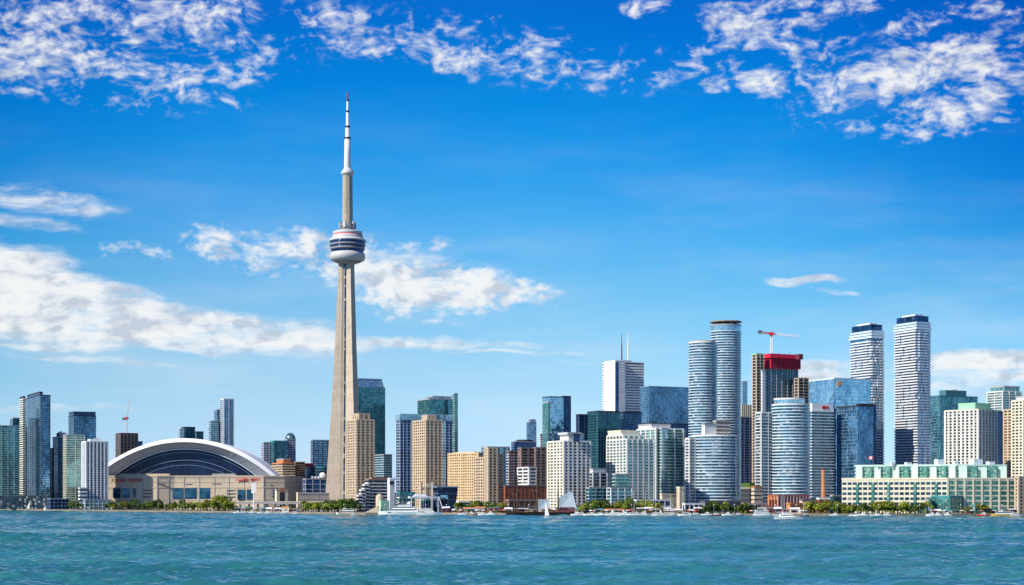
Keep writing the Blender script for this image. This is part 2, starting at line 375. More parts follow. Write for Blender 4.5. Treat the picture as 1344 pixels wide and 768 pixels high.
# ------------------------------------------------------------------ shared materials
G = dict(
    teal=glass_mat('teal_glass', (.012, .085, .105), (.20, .50, .55), 1.6, 3.3, blind=.05, metal=.7, bcol=(.25, .38, .38)),
    blue=glass_mat('blue_glass', (.012, .065, .14), (.20, .44, .66), 1.6, 3.4, blind=.05, metal=.7, bcol=(.28, .36, .45)),
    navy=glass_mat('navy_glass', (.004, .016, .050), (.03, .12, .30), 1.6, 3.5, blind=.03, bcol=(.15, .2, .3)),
    deep=glass_mat('dark_teal_glass', (.005, .040, .060), (.05, .20, .27), 1.6, 3.5, blind=.03, bcol=(.15, .25, .28)),
    pale=glass_mat('pale_glass', (.14, .30, .40), (.48, .68, .78), 1.5, 3.3),
    green=glass_mat('green_glass', (.015, .11, .11), (.24, .55, .50), 1.6, 3.2, blind=.10),
    smoke=glass_mat('smoked_window', (.005, .010, .016), (.055, .095, .14), 2.4, 3.0, blind=.15, metal=.35),
    bronze=glass_mat('bronze_window', (.02, .014, .010), (.10, .075, .055), 2.2, 3.0, blind=.18, metal=.35),
    sky=glass_mat('mirror_glass', (.16, .36, .52), (.58, .78, .92), 3.0, 3.6, blind=.01, metal=.9, jit=.02, rough=.04),
    condo=glass_mat('balcony_glass', (.008, .042, .068), (.12, .28, .37), 3.2, 3.0, blind=.14, metal=.5, bcol=(.5, .54, .54)),
    flat=glass_mat('clear_window', (.008, .03, .05), (.06, .15, .22), 6.0, 9.0, blind=.04, metal=.4),
    term=glass_mat('terminal_glass', (.02, .11, .085), (.20, .48, .38), 1.5, 1.6, blind=.15, metal=.35, bcol=(.4, .5, .42)),
    arena=glass_mat('arena_window', (.006, .035, .075), (.05, .20, .30), 5.0, 4.0, blind=.0, metal=.4),
)
M = dict(
    white=wall_mat('white_concrete', (.74, .73, .70)), marble=wall_mat('white_marble_cladding', (.80, .80, .80), .6, .10, .12),
    cream=wall_mat('cream_concrete', (.72, .66, .49)), tan=wall_mat('tan_precast', (.55, .43, .30)), gold=wall_mat('golden_precast', (.64, .47, .27)),
    brown=wall_mat('brown_precast', (.33, .21, .14)), mauve=wall_mat('mauve_brown_precast', (.26, .19, .17)), brick=wall_mat('red_brick', (.30, .095, .055)),
    orange=wall_mat('orange_brick', (.52, .22, .09)), maroon=wall_mat('maroon_cladding', (.16, .03, .05)), grey=wall_mat('grey_concrete', (.36, .36, .37)),
    dark=wall_mat('charcoal_cladding', (.035, .038, .045), .6), slate=wall_mat('slate_roofing', (.12, .13, .15)), pgreen=wall_mat('pale_green_metal', (.30, .62, .38), .5),
    teal=wall_mat('teal_metal_roof', (.05, .30, .30), .5), bspan=wall_mat('blue_grey_spandrel', (.16, .26, .38), .4), tspan=wall_mat('teal_spandrel', (.06, .17, .20), .4),
    lspan=wall_mat('light_blue_spandrel', (.60, .71, .80), .4), gspan=wall_mat('pale_green_spandrel', (.50, .66, .58), .4), red=wall_mat('red_hoarding', (.55, .015, .05), .6),
    steel=wall_mat('galvanised_steel', (.45, .46, .48), .45, metal=.5), sign_red=plain_mat('sign_red', (.65, .02, .02)), lilac=wall_mat('lilac_grey_precast', (.50, .48, .58)),
    bright=wall_mat('white_metal', (.82, .82, .82), .45, .06, .08), rust=wall_mat('raw_concrete', (.30, .25, .20)), stone=wall_mat('buff_stone_panel', (.62, .51, .37)),
    black=wall_mat('black_rubber', (.015, .015, .017)), wood=wall_mat('brown_timber', (.16, .08, .04)), canvas=wall_mat('pale_sail_cloth', (.46, .53, .58), .8, .08, .1),
)

# ------------------------------------------------------------------ buildings
def rect(x0, xc, x1, Y, ang=63.0):
    """four corners (CCW, near corner first) of a block whose near corner shows at xc and whose outer corners show at x0 and x1"""
    a = R(ang); C = (X(xc, Y), Y)
    kr, kl = (x1 - PX0) / FPX, (x0 - PX0) / FPX
    lr = (kr * Y - C[0]) / (math.sin(a) - kr * math.cos(a))
    ll = (C[0] - kl * Y) / (math.cos(a) + kl * math.sin(a))
    r = (math.sin(a) * lr, math.cos(a) * lr); l = (-math.cos(a) * ll, math.sin(a) * ll)
    return [C, (C[0] + r[0], C[1] + r[1]), (C[0] + r[0] + l[0], C[1] + r[1] + l[1]), (C[0] + l[0], C[1] + l[1])]
def oval(xc, hw, Y, ratio=1.0, n=36):
    """ellipse plan whose centre stands at distance Y"""
    rx = hw * Y / FPX; ry = rx * ratio
    return [(X(xc, Y) + rx * math.cos(2 * math.pi * i / n), Y + ry * math.sin(2 * math.pi * i / n)) for i in range(n)]
def scaled(poly, k):
    cx = sum(p[0] for p in poly) / len(poly); cy = sum(p[1] for p in poly) / len(poly)
    return [(cx + (p[0] - cx) * k, cy + (p[1] - cy) * k) for p in poly]

def B(name, label, cat, px, Y, group=None):
    o = empty(name, (X(px, Y), Y, GROUND)); tag(o, label, cat, group); o['Y'] = Y
    return o

def style(body, sh=3.3, bands=(), piers=(), roof='grey'):
    return dict(body=body, sh=sh, bands=bands, piers=piers, roof=roof)
#   band: (part name, material, height, proud, offset); pier: (part name, material, spacing, width, proud, edges)
ST = dict(
    curtain_teal=style('teal', 3.4, [('floor_band', 'tspan', .8, .08, 0)], [('mullion', 'tspan', 6, .25, .14, (0, 3))]),
    curtain_blue=style('blue', 3.5, [('floor_band', 'bspan', .8, .08, 0)], [('mullion', 'bspan', 6, .25, .14, (0, 3))]),
    curtain_navy=style('navy', 3.6, [('floor_band', 'dark', .7, .08, 0)], [('mullion', 'bspan', 9, .2, .14, (0, 3))], 'dark'),
    curtain_deep=style('deep', 3.6, [('floor_band', 'tspan', .5, .08, 0)], [('mullion', 'tspan', 9, .2, .14, (0, 3))], 'dark'),
    curtain_green=style('green', 3.3, [('floor_band', 'gspan', .8, .10, 0)], [('mullion', 'gspan', 7, .3, .16, (0, 3))]),
    mirror=style('sky', 3.8, [('floor_band', 'bspan', .35, .06, 0)], [], 'steel'),
    condo_white=style('smoke', 3.0, [('balcony', 'white', 1.05, .9, 0)], [('pier', 'white', 6.2, 1.5, 1.0, (0, 3))], 'white'),
    condo_cream=style('smoke', 3.0, [('balcony', 'cream', 1.25, .5, 0)], [('pier', 'cream', 5.0, 1.5, .62, (0, 3))], 'cream'),
    condo_tan=style('bronze', 3.0, [('floor_band', 'tan', 1.45, .35, 0)], [('pier', 'tan', 5.5, 2.0, .5, (0, 3))], 'tan'),
    condo_teal=style('condo', 3.1, [('balcony', 'lspan', .55, 1.0, 0)], [('pier', 'white', 9, .5, 1.1, (0, 3))], 'white'),
    condo_green=style('green', 3.0, [('balcony', 'white', .6, 1.0, 0)], [('pier', 'white', 8, .9, 1.1, (0, 3))], 'white'),
    banded=style('bronze', 3.3, [('floor_band', 'brown', 1.9, .3, 0)], [], 'brown'),
    grid_gold=style('bronze', 3.1, [('floor_band', 'gold', 1.75, .25, 0)], [('pier', 'gold', 4.0, 1.6, .4, (0, 3))], 'gold'),
)
mesh_cache = {}
def V(root, poly, ytop, st, ybot=None, part='glass_wall', pent=0, cap=True, capm=None, jag=0, ztop=None, top=None, Yn=None):
    """a volume of a building: body, one band per storey, piers, parapet and plant room. Returns the body."""
    if isinstance(st, str): st = ST[st]
    ox, oy = root.location.x, root.location.y
    lp = [(p[0] - ox, p[1] - oy) for p in poly]
    Yn = Yn or min(p[1] for p in poly)
    z1 = ztop if ztop is not None else Z(ytop, Yn) - GROUND
    z0 = 0.0 if ybot is None else Z(ybot, Yn) - GROUND
    mb = MB(); mb.prism(lp, z0, z1, top)
    bm_ = G.get(st['body']) or M[st['body']]
    body = mb.build(part, bm_, root)
    sh = st['sh']; ns = max(1, int((z1 - z0) / sh)); sh = (z1 - z0) / ns
    for (nm, mk, h, proud, off) in st['bands']:
        b = MB(); b.prism(offset(lp, proud), 0, h); me = b.mesh(nm, G.get(mk) or M[mk])
        for i in range(1, ns + (0 if cap else 1)):
            link(nm, me, body, (0, 0, z0 + i * sh + off - h * .5))
    n = len(lp)
    for (nm, mk, spc, w, proud, edges) in st['piers']:
        b = MB(); b.box(-w / 2, w / 2, -proud, .3, z0, z1 + .2); me = b.mesh(nm, M[mk])
        for e in edges:
            if e >= n: continue
            p, q = Vector(lp[e]), Vector(lp[(e + 1) % n]); L = (q - p).length
            if L < spc * .7: continue
            k = max(1, round(L / spc)); d = (q - p) / L
            for i in range(k + 1):
                if i == 0 and e != edges[0] and (e + 1) % n == edges[0] % n and False: continue
                u = min(max(i * L / k, w * .5 - proud * .6), L - w * .5 + proud * .6)
                c = p + d * u
                link(nm, me, body, (c.x, c.y, 0), math.atan2(d.y, d.x))
    if cap:
        rm = M[capm or st['roof']]
        b = MB(); b.prism(offset(lp, .35), z1 - .5, z1 + 1.1); b.build('parapet', rm, root)
        if pent:
            b = MB(); pp = scaled(lp, .55); b.prism(pp, z1 + 1.0, z1 + pent); ph = b.build('penthouse', rm, root)
            rr = random.Random(int(abs(ox) * 7 + z1 * 3)); cx = sum(p[0] for p in pp) / len(pp); cy = sum(p[1] for p in pp) / len(pp)
            for i in range(3):
                v = MB(); s = rr.uniform(.8, 2.0); x, y = cx + rr.uniform(-4, 4), cy + rr.uniform(-3, 3)
                v.box(x - s, x + s, y - s, y + s, z1 + pent - .1 - i * .004, z1 + pent + rr.uniform(.8, 2.4)); v.build('vent', M['steel'], ph)
    return body

def prism_part(root, name, poly, z0, z1, mat, top=None, parent=None):
    ox, oy = root.location.x, root.location.y
    mb = MB(); mb.prism([(p[0] - ox, p[1] - oy) for p in poly], z0, z1, None if top is None else [(p[0] - ox, p[1] - oy) for p in top])
    return mb.build(name, mat, parent or root)
def HZ(root, y, Y=None): return Z(y, Y or root['Y']) - GROUND

def wave_balconies(root, body, lp_world, z0, z1, sh, seed, mat):
    """white balcony parapets whose edge steps in and out differently on every storey"""
    rr = random.Random(seed); ox, oy = root.location.x, root.location.y
    lp = [(p[0] - ox, p[1] - oy) for p in lp_world]
    ns = int((z1 - z0) / sh); n = len(lp)
    state = [[rr.random() < .72 for _ in range(7)] for _ in range(n)]
    for i in range(1, ns + 1):
        for row in state:
            for k in range(len(row)):
                if rr.random() < .42: row[k] = rr.random() < .74
        ring = []
        for e in range(n):
            p, q = Vector(lp[e]), Vector(lp[(e + 1) % n]); d = (q - p); L = d.length; d /= L; nn = Vector((d.y, -d.x)); m = 7
            for k in range(m):
                o = 1.7 if state[e][k] else .02
                a, b = p + d * (L * k / m + .02), p + d * (L * (k + 1) / m - .02)
                ring += [a + nn * o, b + nn * o]
        mb = MB(); mb.prism([(v.x, v.y) for v in ring], 0, 1.5)
        mb.build('balcony', mat, body, (0, 0, z0 + i * sh - 1.4))

def window_grid(root, parent, p, q, us, zs, w, h, mat, name='window', proud=.06, limit=100):
    """separate windows on the wall p-q (root local); past the limit the rest go into one part"""
    p, q = Vector(p), Vector(q); d = (q - p).normalized(); ang = math.atan2(d.y, d.x)
    b = MB(); b.box(-w / 2, w / 2, -proud, .3, 0, h); me = b.mesh(name, mat)
    k = 0; rest = None
    for z in zs:
        for u in us:
            c = p + d * u; k += 1
            if k <= limit: link(name, me, parent, (c.x, c.y, z), ang)
            else:
                rest = rest or MB(); e = d * (w / 2); nn = Vector((d.y, -d.x)) * proud
                a0, a1 = c - e, c + e
                rest.prism([(a0.x + nn.x, a0.y + nn.y), (a1.x + nn.x, a1.y + nn.y), (a1.x - nn.x * 3, a1.y - nn.y * 3), (a0.x - nn.x * 3, a0.y - nn.y * 3)], z, z + h)
    if rest: tag(rest.build(name, mat, parent), kind='stuff')

# ------------------------------------------------------------------ land
SHORE = [(-260, 2750), (-60, 2560), (0, 2460), (100, 2200), (300, 1850), (430, 1660), (480, 1590), (575, 1600), (660, 1540), (760, 1495), (960, 1470), (1130, 1445), (1345, 1480), (1700, 1480)]
def shore_y(px):
    for (a, ya), (b, yb) in zip(SHORE, SHORE[1:]):
        if a <= px <= b: return ya + (yb - ya) * (px - a) / (b - a)
    return 1480
def ground_mat():
    mt, nt, bs = newmat('city_ground')
    tc = nt.node('ShaderNodeTexCoord').outputs['Object']
    a = nt.noise(tc, .02, 6.0, .6).outputs['Fac']; b = nt.noise(tc, .4, 3.0, .6).outputs['Fac']
    c = nt.ramp(nt.m('ADD', nt.m('MULTIPLY', a, .7), nt.m('MULTIPLY', b, .3)), [(.38, (.10, .10, .095)), (.5, (.24, .22, .19)), (.62, (.34, .30, .24))])
    nt.l.new(c, bs.inputs['Base Color']); bs.inputs['Roughness'].default_value = .9
    return mt
land = [(X(px, y), y) for px, y in SHORE]
mb = MB(); mb.prism(land + [(25000, 3000), (25000, 35000), (-25000, 35000), (-25000, 4000)], -2.0, GROUND)
tag(mb.build('ground', ground_mat()), 'flat city ground behind the harbour wall', 'ground', kind='structure')
mb = MB()
kerb = [(X(px, y - 1.2), y - 1.2) for px, y in SHORE]; back = [(X(px, y + 1.5), y + 1.5) for px, y in SHORE]
for i in range(len(SHORE) - 1):
    for z0, z1, a, b, c, d in ((-2, GROUND + .15, kerb[i], kerb[i + 1], back[i + 1], back[i]),):
        mb.prism([a, b, c, d], z0, z1)
tag(mb.build('quay_wall', wall_mat('weathered_quay', (.26, .225, .17), .9, .5, .3, .08)), 'low weathered concrete quay along the water edge', 'quay', kind='structure')
def grass_mat():
    mt, nt, bs = newmat('lawn')
    tc = nt.node('ShaderNodeTexCoord').outputs['Object']
    c = nt.ramp(nt.noise(tc, .15, 5.0, .6).outputs['Fac'], [(.3, (.05, .075, .02)), (.7, (.11, .14, .035))])
    nt.l.new(c, bs.inputs['Base Color']); bs.inputs['Roughness'].default_value = .9
    return mt
LAWN = grass_mat()
def lawn(px0, px1, depth):
    k = 6; a = [(X(p, shore_y(p) + 3), shore_y(p) + 3) for p in [px0 + (px1 - px0) * i / k for i in range(k + 1)]]
    b = [(X(p, shore_y(p) + depth), shore_y(p) + depth) for p in [px1 - (px1 - px0) * i / k for i in range(k + 1)]]
    m = MB(); m.face([(x, y, GROUND + .006) for x, y in a + b]); tag(m.build('lawn', LAWN), 'strip of mown grass along the waterfront', 'lawn', kind='structure')
lawn(95, 330, 60); lawn(395, 470, 40); lawn(765, 860, 40); lawn(925, 990, 30); lawn(1060, 1215, 18)
# ------------------------------------------------------------------ the tall concrete tower
def concrete_tower():
    Y = 2277.0; px = 456.2
    t = B('observation_tower', 'very tall concrete needle tower with a round pod and white antenna', 'tower', px, Y)
    s = Y / FPX
    def hz(y): return HZ(t, y)
    conc = wall_mat('bare_concrete', (.47, .39, .30), .85, .24, .42, .10, pour=.10)
    # (height, reach of legs, width of leg ends, core radius)
    sec = [(0, 31.5, 10.0, 12.0), (20, 29.6, 9.6, 11.5), (60, 26.8, 9.0, 10.8), (110, 23.4, 8.3, 10.0), (160, 20.2, 7.7, 9.2), (210, 17.3, 7.1, 8.4), (260, 15.0, 6.6, 7.8), (300, 13.2, 6.2, 7.2), (hz(340), 12.0, 6.0, 6.8)]
    th = [R(187), R(307), R(67)]
    mb = MB(); rings = []
    for (z, r, w, c) in sec:
        ring = []
        for k in range(3):
            a = th[k]; e = Vector((math.cos(a), math.sin(a))); n = Vector((-e.y, e.x))
            # a leg: tapers slightly outwards, then meets the core in two facets
            ring += [e * (c * 1.02) - n * (w * .78), e * r - n * w / 2, e * r + n * w / 2, e * (c * 1.02) + n * (w * .78)]
            b = a + R(60); f = Vector((math.cos(b), math.sin(b))); m = Vector((-f.y, f.x))
            ring += [f * c * .86 - m * 2.2, f * c * .86 + m * 2.2]
        rings.append([(p.x, p.y, z) for p in ring])
    n = len(rings[0])
    for i in range(len(rings) - 1):
        vs_ = rings[i] + rings[i + 1]
        mb.idx(vs_, [[k, (k + 1) % n, n + (k + 1) % n, n + k] for k in range(n)])
    mb.idx(rings[-1], [list(range(n))])
    shaft = mb.build('shaft', conc, t)
    for k in range(3):                                          # glazed lift tracks in the three grooves
        b = th[k] + R(60); f = Vector((math.cos(b), math.sin(b))); m = Vector((-f.y, f.x)); g = MB()
        for (z0, _, _, c0), (z1, _, _, c1) in zip(sec, sec[1:]):
            q = []
            for z, c in ((z0, c0), (z1, c1)):
                for sg, dd in ((-1.3, .25), (1.3, .25)): q.append((f.x * (c * .86 + dd) + m.x * sg, f.y * (c * .86 + dd) + m.y * sg, z))
                for sg in (1.3, -1.3): q.append((f.x * (c * .86 - .4) + m.x * sg, f.y * (c * .86 - .4) + m.y * sg, z))
            g.idx(q, [[0, 1, 5, 4], [1, 2, 6, 5], [2, 3, 7, 6], [3, 0, 4, 7]])
        g.build('lift_track', G['smoke'], shaft)
    # main pod
    def ring(name, prof, mat, parent=t, n=48):
        m = MB(); m.lathe([(r * s, hz(y)) for r, y in prof], n); return m.build(name, mat, parent)
    podw = wall_mat('pod_white_panel', (.53, .52, .52), .5, .08, .12); podg = G['navy']; lead = wall_mat('pod_grey_panel', (.27, .265, .285), .5, .10, .12)
    ring('pod_underside', [(8.5, 347.5), (11, 346.2), (17, 344.2), (19.5, 342.6), (19.3, 342.0)], wall_mat('pod_soffit', (.25, .25, .28)))
    ring('radome', [(19.0, 343.2), (21.8, 341.8), (23.2, 338.8), (23.4, 336.2), (22.6, 333.4), (21.0, 331.6), (20.5, 331.5)], podw)
    ring('window_band', [(20.6, 331.8), (21.4, 330.0), (21.8, 328.0), (21.5, 327.9)], podg)
    ring('deck_ring', [(21.6, 328.4), (22.6, 327.8), (22.9, 326.6), (22.2, 325.6)], lead)
    ring('window_band', [(22.0, 325.9), (22.6, 324.6), (22.8, 323.2), (22.4, 323.1)], podg)
    ring('deck_ring', [(22.7, 323.4), (23.7, 322.7), (23.9, 321.4), (23.2, 320.6)], lead)
    ring('window_band', [(23.0, 320.9), (23.6, 319.4), (23.7, 317.2), (23.2, 317.1)], podg)
    ring('deck_ring', [(23.5, 317.4), (24.4, 316.6), (24.3, 315.4), (22.8, 314.2), (20.5, 313.2)], podw)
    ring('upper_deck', [(20.6, 313.6), (20.4, 311.6), (19.9, 309.6), (18.8, 308.8)], podw)
    ring('red_trim', [(19.2, 309.2), (19.3, 308.4), (18.9, 308.0)], M['sign_red'])
    ring('roof_deck', [(18.6, 308.4), (19.4, 306.4), (18.9, 304.4), (16.5, 303.6), (9.5, 302.6)], podw)
    ring('mechanical_ring', [(9.8, 303.0), (9.8, 298.6), (10.6, 298.0), (10.6, 294.6), (8.4, 293.4)], lead)
    for k in range(10):
        a = 2 * math.pi * k / 10; m = MB()
        m.box(-1.6, 1.6, -1.0, 1.0, hz(299.5), hz(292.2)); m.build('vent_housing', podw if k % 2 else lead, t, (10.3 * s * math.cos(a), 10.3 * s * math.sin(a), 0), a + R(90))
    # upper shaft, collar, antenna
    m = MB()
    pr = []
    for k in range(6):
        a = R(67) + k * R(60); e = Vector((math.cos(a), math.sin(a))); nn = Vector((-e.y, e.x))
        pr += [e * 6.9 * s - nn * 1.5, e * 6.9 * s + nn * 1.5]
    pr2 = [(p.x * .93, p.y * .93) for p in pr]; pr = [(p.x, p.y) for p in pr]
    m.prism(pr, hz(294), hz(229), pr2); m.build('upper_shaft', conc, t)
    ring('collar', [(6.2, 230.6), (7.6, 229.6), (8.6, 228.0), (8.6, 226.4), (7.0, 224.4), (5.2, 221.4), (4.6, 221.0)], podw)
    mast = ring('antenna', [(4.7, 223), (4.4, 205), (4.0, 182), (3.1, 181.6), (2.8, 167), (2.1, 166.6), (1.9, 147), (1.5, 146.6), (1.3, 132), (.9, 131.8), (.7, 122)], wall_mat('antenna_white', (.66, .67, .69), .45), n=20)
    for (r, y) in ((4.3, 181.5), (3.2, 166.5), (2.2, 146.5), (1.5, 132)):
        ring('antenna_band', [(r, y + 1.1), (r + .3, y), (r, y - 1.1)], M['dark'], mast, 20)
    ring('antenna_tip', [(1.25, 131), (1.0, 122.4), (.5, 121.2)], plain_mat('weathered_red_mast', (.22, .07, .07)), mast, 12)
concrete_tower()

# ------------------------------------------------------------------ domed stadium
def stadium():
    Y = 2262.0
    t = B('domed_stadium', 'white domed stadium with a buff stone wall and red lettering', 'stadium', 248, Y)
    s = Y / FPX
    def lx(px): return X(px, Y) - X(248, Y)
    def hz(y): return HZ(t, y)
    # the wall: a long faceted front with a slightly recessed middle
    front = [(136, 30), (142, 0), (207, -3), (228, 4), (300, 4), (346, 0), (372, 10), (389, 45)]
    poly = [(lx(p), d) for p, d in front] + [(lx(385), 150), (lx(330), 215), (lx(190), 215), (lx(140), 150)]
    stone = M['stone']
    m = MB(); m.prism(poly, 0, hz(625.5)); wall = m.build('wall', stone, t)
    m = MB(); m.prism(offset(poly, .5), hz(640.4), hz(639.2)); m.build('ledge', stone, wall)
    for y in (628.2, 633.0, 656.8): m = MB(); m.prism(offset(poly, .22), hz(y + .3), hz(y)); m.build('panel_joint', M['grey'], wall)
    m = MB(); m.prism(offset(poly, .7), hz(625.9), hz(624.2)); m.build('parapet', stone, wall)
    for px in (166, 188, 207, 221, 241, 261, 281, 300, 320, 346):       # panel joints and buttresses
        e = next(((a, b) for a, b in zip(front, front[1:]) if a[0] <= px <= b[0]))
        f = (px - e[0][0]) / (e[1][0] - e[0][0]); d = e[0][1] + (e[1][1] - e[0][1]) * f
        b = MB(); b.box(-.35, .35, -.55, .4, 0, hz(627)); b.build('buttress', M['grey'], wall, (lx(px), d, 0))
    m = MB(); m.box(lx(156), lx(222), 2, 8, hz(625), hz(621.8)); m.build('roof_rail', M['stone'], wall)
    m = MB(); m.box(lx(277), lx(308), 8, 14, hz(625), hz(621.6)); m.build('roof_rail', M['grey'], wall)
    def win(x0, x1, y0, y1, d, nm='window', mt=G['arena']):
        b = MB(); b.box(lx(x0), lx(x1), -.12, .8, hz(y1), hz(y0)); return b.build(nm, mt, wall, (0, d, 0))
    for x0, x1 in ((148.5, 158.5), (160.5, 171.5), (174.5, 185.5)): win(x0, x1, 641, 653.5, -1.6)
    for x0, x1 in ((224, 240), (242, 258), (260, 275.5)): win(x0, x1, 641, 655, 4 if x0 > 228 else 3.4)
    for x0, x1 in ((311.5, 321), (323.5, 332.5), (335.5, 345.5)): win(x0, x1, 642.5, 656, 1.2)
    for y in (643, 647.3, 651.6):
        win(188, 200, y, y + 1.6, -2.6, 'louvre', M['slate']); win(297, 309, y, y + 1.6, 3.2, 'louvre', M['slate'])
    for x0 in (349, 353, 357):
        for y in (643, 647, 651): win(x0, x0 + 2.2, y, y + 2, 3.6)
    for x0, x1, y, d in ((205, 218, 634.5, -2.6), (243, 252, 635, 4), (278, 290, 634.5, 4), (348, 356, 636, 3)): win(x0, x1, y, y + 1.6, d, 'louvre', M['slate'])
    # red name sign, left and right
    for nm, x0, x1, yc, d in (('ROGERS', 147.5, 165.5, 630.6, -2.6), ('CENTRE', 169, 187, 630.6, -2.6), ('ROGERS', 310, 325.3, 629.6, 1.6), ('CENTRE', 328.2, 343.5, 629.6, 1.6)):
        cu = bpy.data.curves.new('sign_lettering', 'FONT'); cu.body = nm; cu.extrude = .12; cu.size = 1.0; cu.offset = .02; cu.space_character = 1.12
        tmp = bpy.data.objects.new('sign_lettering', cu); COL.objects.link(tmp)
        me = bpy.data.meshes.new_from_object(tmp.evaluated_get(bpy.context.evaluated_depsgraph_get())); bpy.data.objects.remove(tmp)
        me.materials.clear(); me.materials.append(M['sign_red'])
        xs = [v.co.x for v in me.vertices]; W = lx(x1) - lx(x0); k = W / (max(xs) - min(xs)); ky = 3.6 / .72
        for v in me.vertices: v.co = ((v.co.x - min(xs)) * k, v.co.y * ky, v.co.z * 3)
        o = link('sign_lettering', me, wall, (lx(x0), d - .9, hz(yc) - 1.6)); o.rotation_euler = (R(90), 0, 0)
    # roof: nested arched shells, springing behind the wall
    apex = hz(574.2); xl, xr = lx(101), lx(371); half = (xr - xl) / 2; xm = (xl + xr) / 2
    def arch(frac_w, frac_h, n=80, p=1.0):
        pts = []
        zb = hz(637)
        for i in range(n + 1):
            u = -1 + 2 * i / n
            pts.append((xm + half * frac_w * u, zb + (apex - zb) * frac_h * (1 - abs(u) ** 2.05) ** .92))
        return pts
    def shell(name, outer, inner, yo, yi, y1, mat, parent=t):
        """solid arched band between two curves: outer edge of its front at depth yo, inner edge at yi, back at y1"""
        n = len(outer); v = [(x, yo, z) for x, z in outer] + [(x, y1, z) for x, z in outer] + [(x, yi, z) for x, z in inner] + [(x, y1, z) for x, z in inner]
        f = []
        for i in range(n - 1):
            f += [[i, n + i, n + i + 1, i + 1], [2 * n + i, 2 * n + i + 1, 3 * n + i + 1, 3 * n + i], [i, i + 1, 2 * n + i + 1, 2 * n + i], [n + i, 3 * n + i, 3 * n + i + 1, n + i + 1]]
        f += [[0, 2 * n, 3 * n, n], [n - 1, 2 * n - 1, 4 * n - 1, 3 * n - 1]]
        m = MB(); m.idx(v, f, False); return m.build(name, mat, parent)
    roofw = wall_mat('white_roof_membrane', (.82, .82, .82), .75, .06, .10, .05); roofg = wall_mat('grey_roof_fascia', (.24, .29, .37), .4, .10, .10, .05)
    navy = glass_mat('dark_roof_gable', (.004, .008, .030), (.012, .03, .09), 4.0, 5.0, blind=.0, metal=.25, rough=.3)
    a1, a2, a3, a4, a5 = arch(1.0, 1.0), arch(.953, .92), arch(.803, .785), arch(.64, .545), arch(.635, .536)
    big = shell('roof', a1, a2, 31, 26, 122, roofw)
    shell('fascia', a2, a3, 26.2, 38, 60, roofg, big)
    shell('arch_rim', a3, arch(.797, .768), 36.5, 36.5, 40, M['lspan'], big)
    shell('arch_rib', arch(.76, .71), arch(.757, .702), 41.2, 41.2, 46, M['bspan'], big)
    shell('arch_rib', a4, a5, 40, 40, 48, M['bspan'], big)
    shell('arch_rib', arch(.56, .44), arch(.557, .432), 41.4, 41.4, 46, M['bspan'], big)
    for i in range(6, 75, 5):                                 # seams of the grey fascia and of the dark gable
        (xa, za), (xb, zb) = a2[i], a3[i]; sm = MB(); sm.tube((xa, 26.1, za - .2), (xb, 37.7, zb + .2), .22, n=5); sm.build('fascia_seam', M['steel'], big)
    n = len(a3); v = [(x, 42, z) for x, z in a3] + [(x, 43, z) for x, z in a3]
    m = MB(); m.idx(v, [list(range(n)), list(range(2 * n - 1, n - 1, -1))]); m.build('gable_wall', navy, big)
    # the rounded back half of the roof
    m = MB(); prev = None; rings = []
    for k in range(9):
        f = k / 8 * R(86); rings.append([(xm + (x - xm) * math.cos(f * .35), 118 + 70 * math.sin(f), z * (1 - .72 * (1 - math.cos(f)))) for x, z in a1])
    for ra, rb in zip(rings, rings[1:]): m.idx(ra + rb, [[i, i + 1, n + i + 1, n + i] for i in range(n - 1)], True)
    m.build('rear_roof', roofw, t)
stadium()
# ------------------------------------------------------------------ skyline, from left to right
def tower(name, label, cat, poly, ytop, st, pent=0, group=None, **kw):
    cx = sum(p[0] for p in poly) / len(poly); cy = sum(p[1] for p in poly) / len(poly)
    o = empty(name, (cx, cy, GROUND)); tag(o, label, cat, group); o['Y'] = min(p[1] for p in poly)
    V(o, poly, ytop, st, pent=pent, **kw)
    return o
def add(o, poly, ytop, st, **kw): return V(o, poly, ytop, st, **kw)

C = style
# --- west end
o = tower('glass_tower', 'teal glass residential block cut off by the left edge of the view', 'tower', rect(-26, -6, 27, 2480), 559,
          C('teal', 3.2, [('floor_band', 'gspan', .7, .12, 0)], [('mullion', 'gspan', 8, .5, .3, (0, 3))]))
add(o, rect(13, 17, 28, 2500), 549, C('deep', 3.2, [('floor_band', 'tspan', .6, .1, 0)]), part='rear_wing')
o = tower('glass_tower', 'tall dark blue glass tower with a black notched crown near the left edge', 'tower', rect(30, 53, 66, 2420), 519,
          C('blue', 3.1, [('floor_band', 'dark', .7, .12, 0)], [('pier', 'dark', 14, .8, .3, (0,)), ('mullion', 'lspan', 13, .5, .2, (3,))], 'dark'))
add(o, rect(26, 30.5, 33, 2410), 521, C('smoke', 3.1, [('balcony', 'cream', 1.3, .4, 0)], [], 'dark'), part='balcony_stack')
add(o, rect(36, 52, 56, 2430), 515, 'curtain_navy', part='crown', ybot=520)
o = tower('dark_tower', 'narrow charcoal block beside the notched glass tower', 'tower', rect(60, 68, 78, 2470), 589, 'curtain_navy')
o = tower('glass_tower', 'slim blue glass slab with a rounded plant room behind the white condo', 'tower', rect(69, 76, 92, 2440), 574, C('blue', 3.2, [('floor_band', 'bspan', .5, .1, 0)]), pent=7)
o = tower('condo_tower', 'green glass condo with cream storey lines next to a small white condo', 'tower', rect(83, 87, 111, 2390), 571,
          C('green', 3.1, [('floor_band', 'cream', .75, .25, 0)], [('pier', 'cream', 11, .7, .4, (0, 3))]))
o = tower('glass_tower', 'flat topped blue glass block with a black band under its roof', 'tower', rect(90, 97, 126, 2650), 546, C('blue', 3.5, [('floor_band', 'dark', .6, .08, 0)], [('mullion', 'dark', 6, .3, .14, (0, 3))], 'dark'))
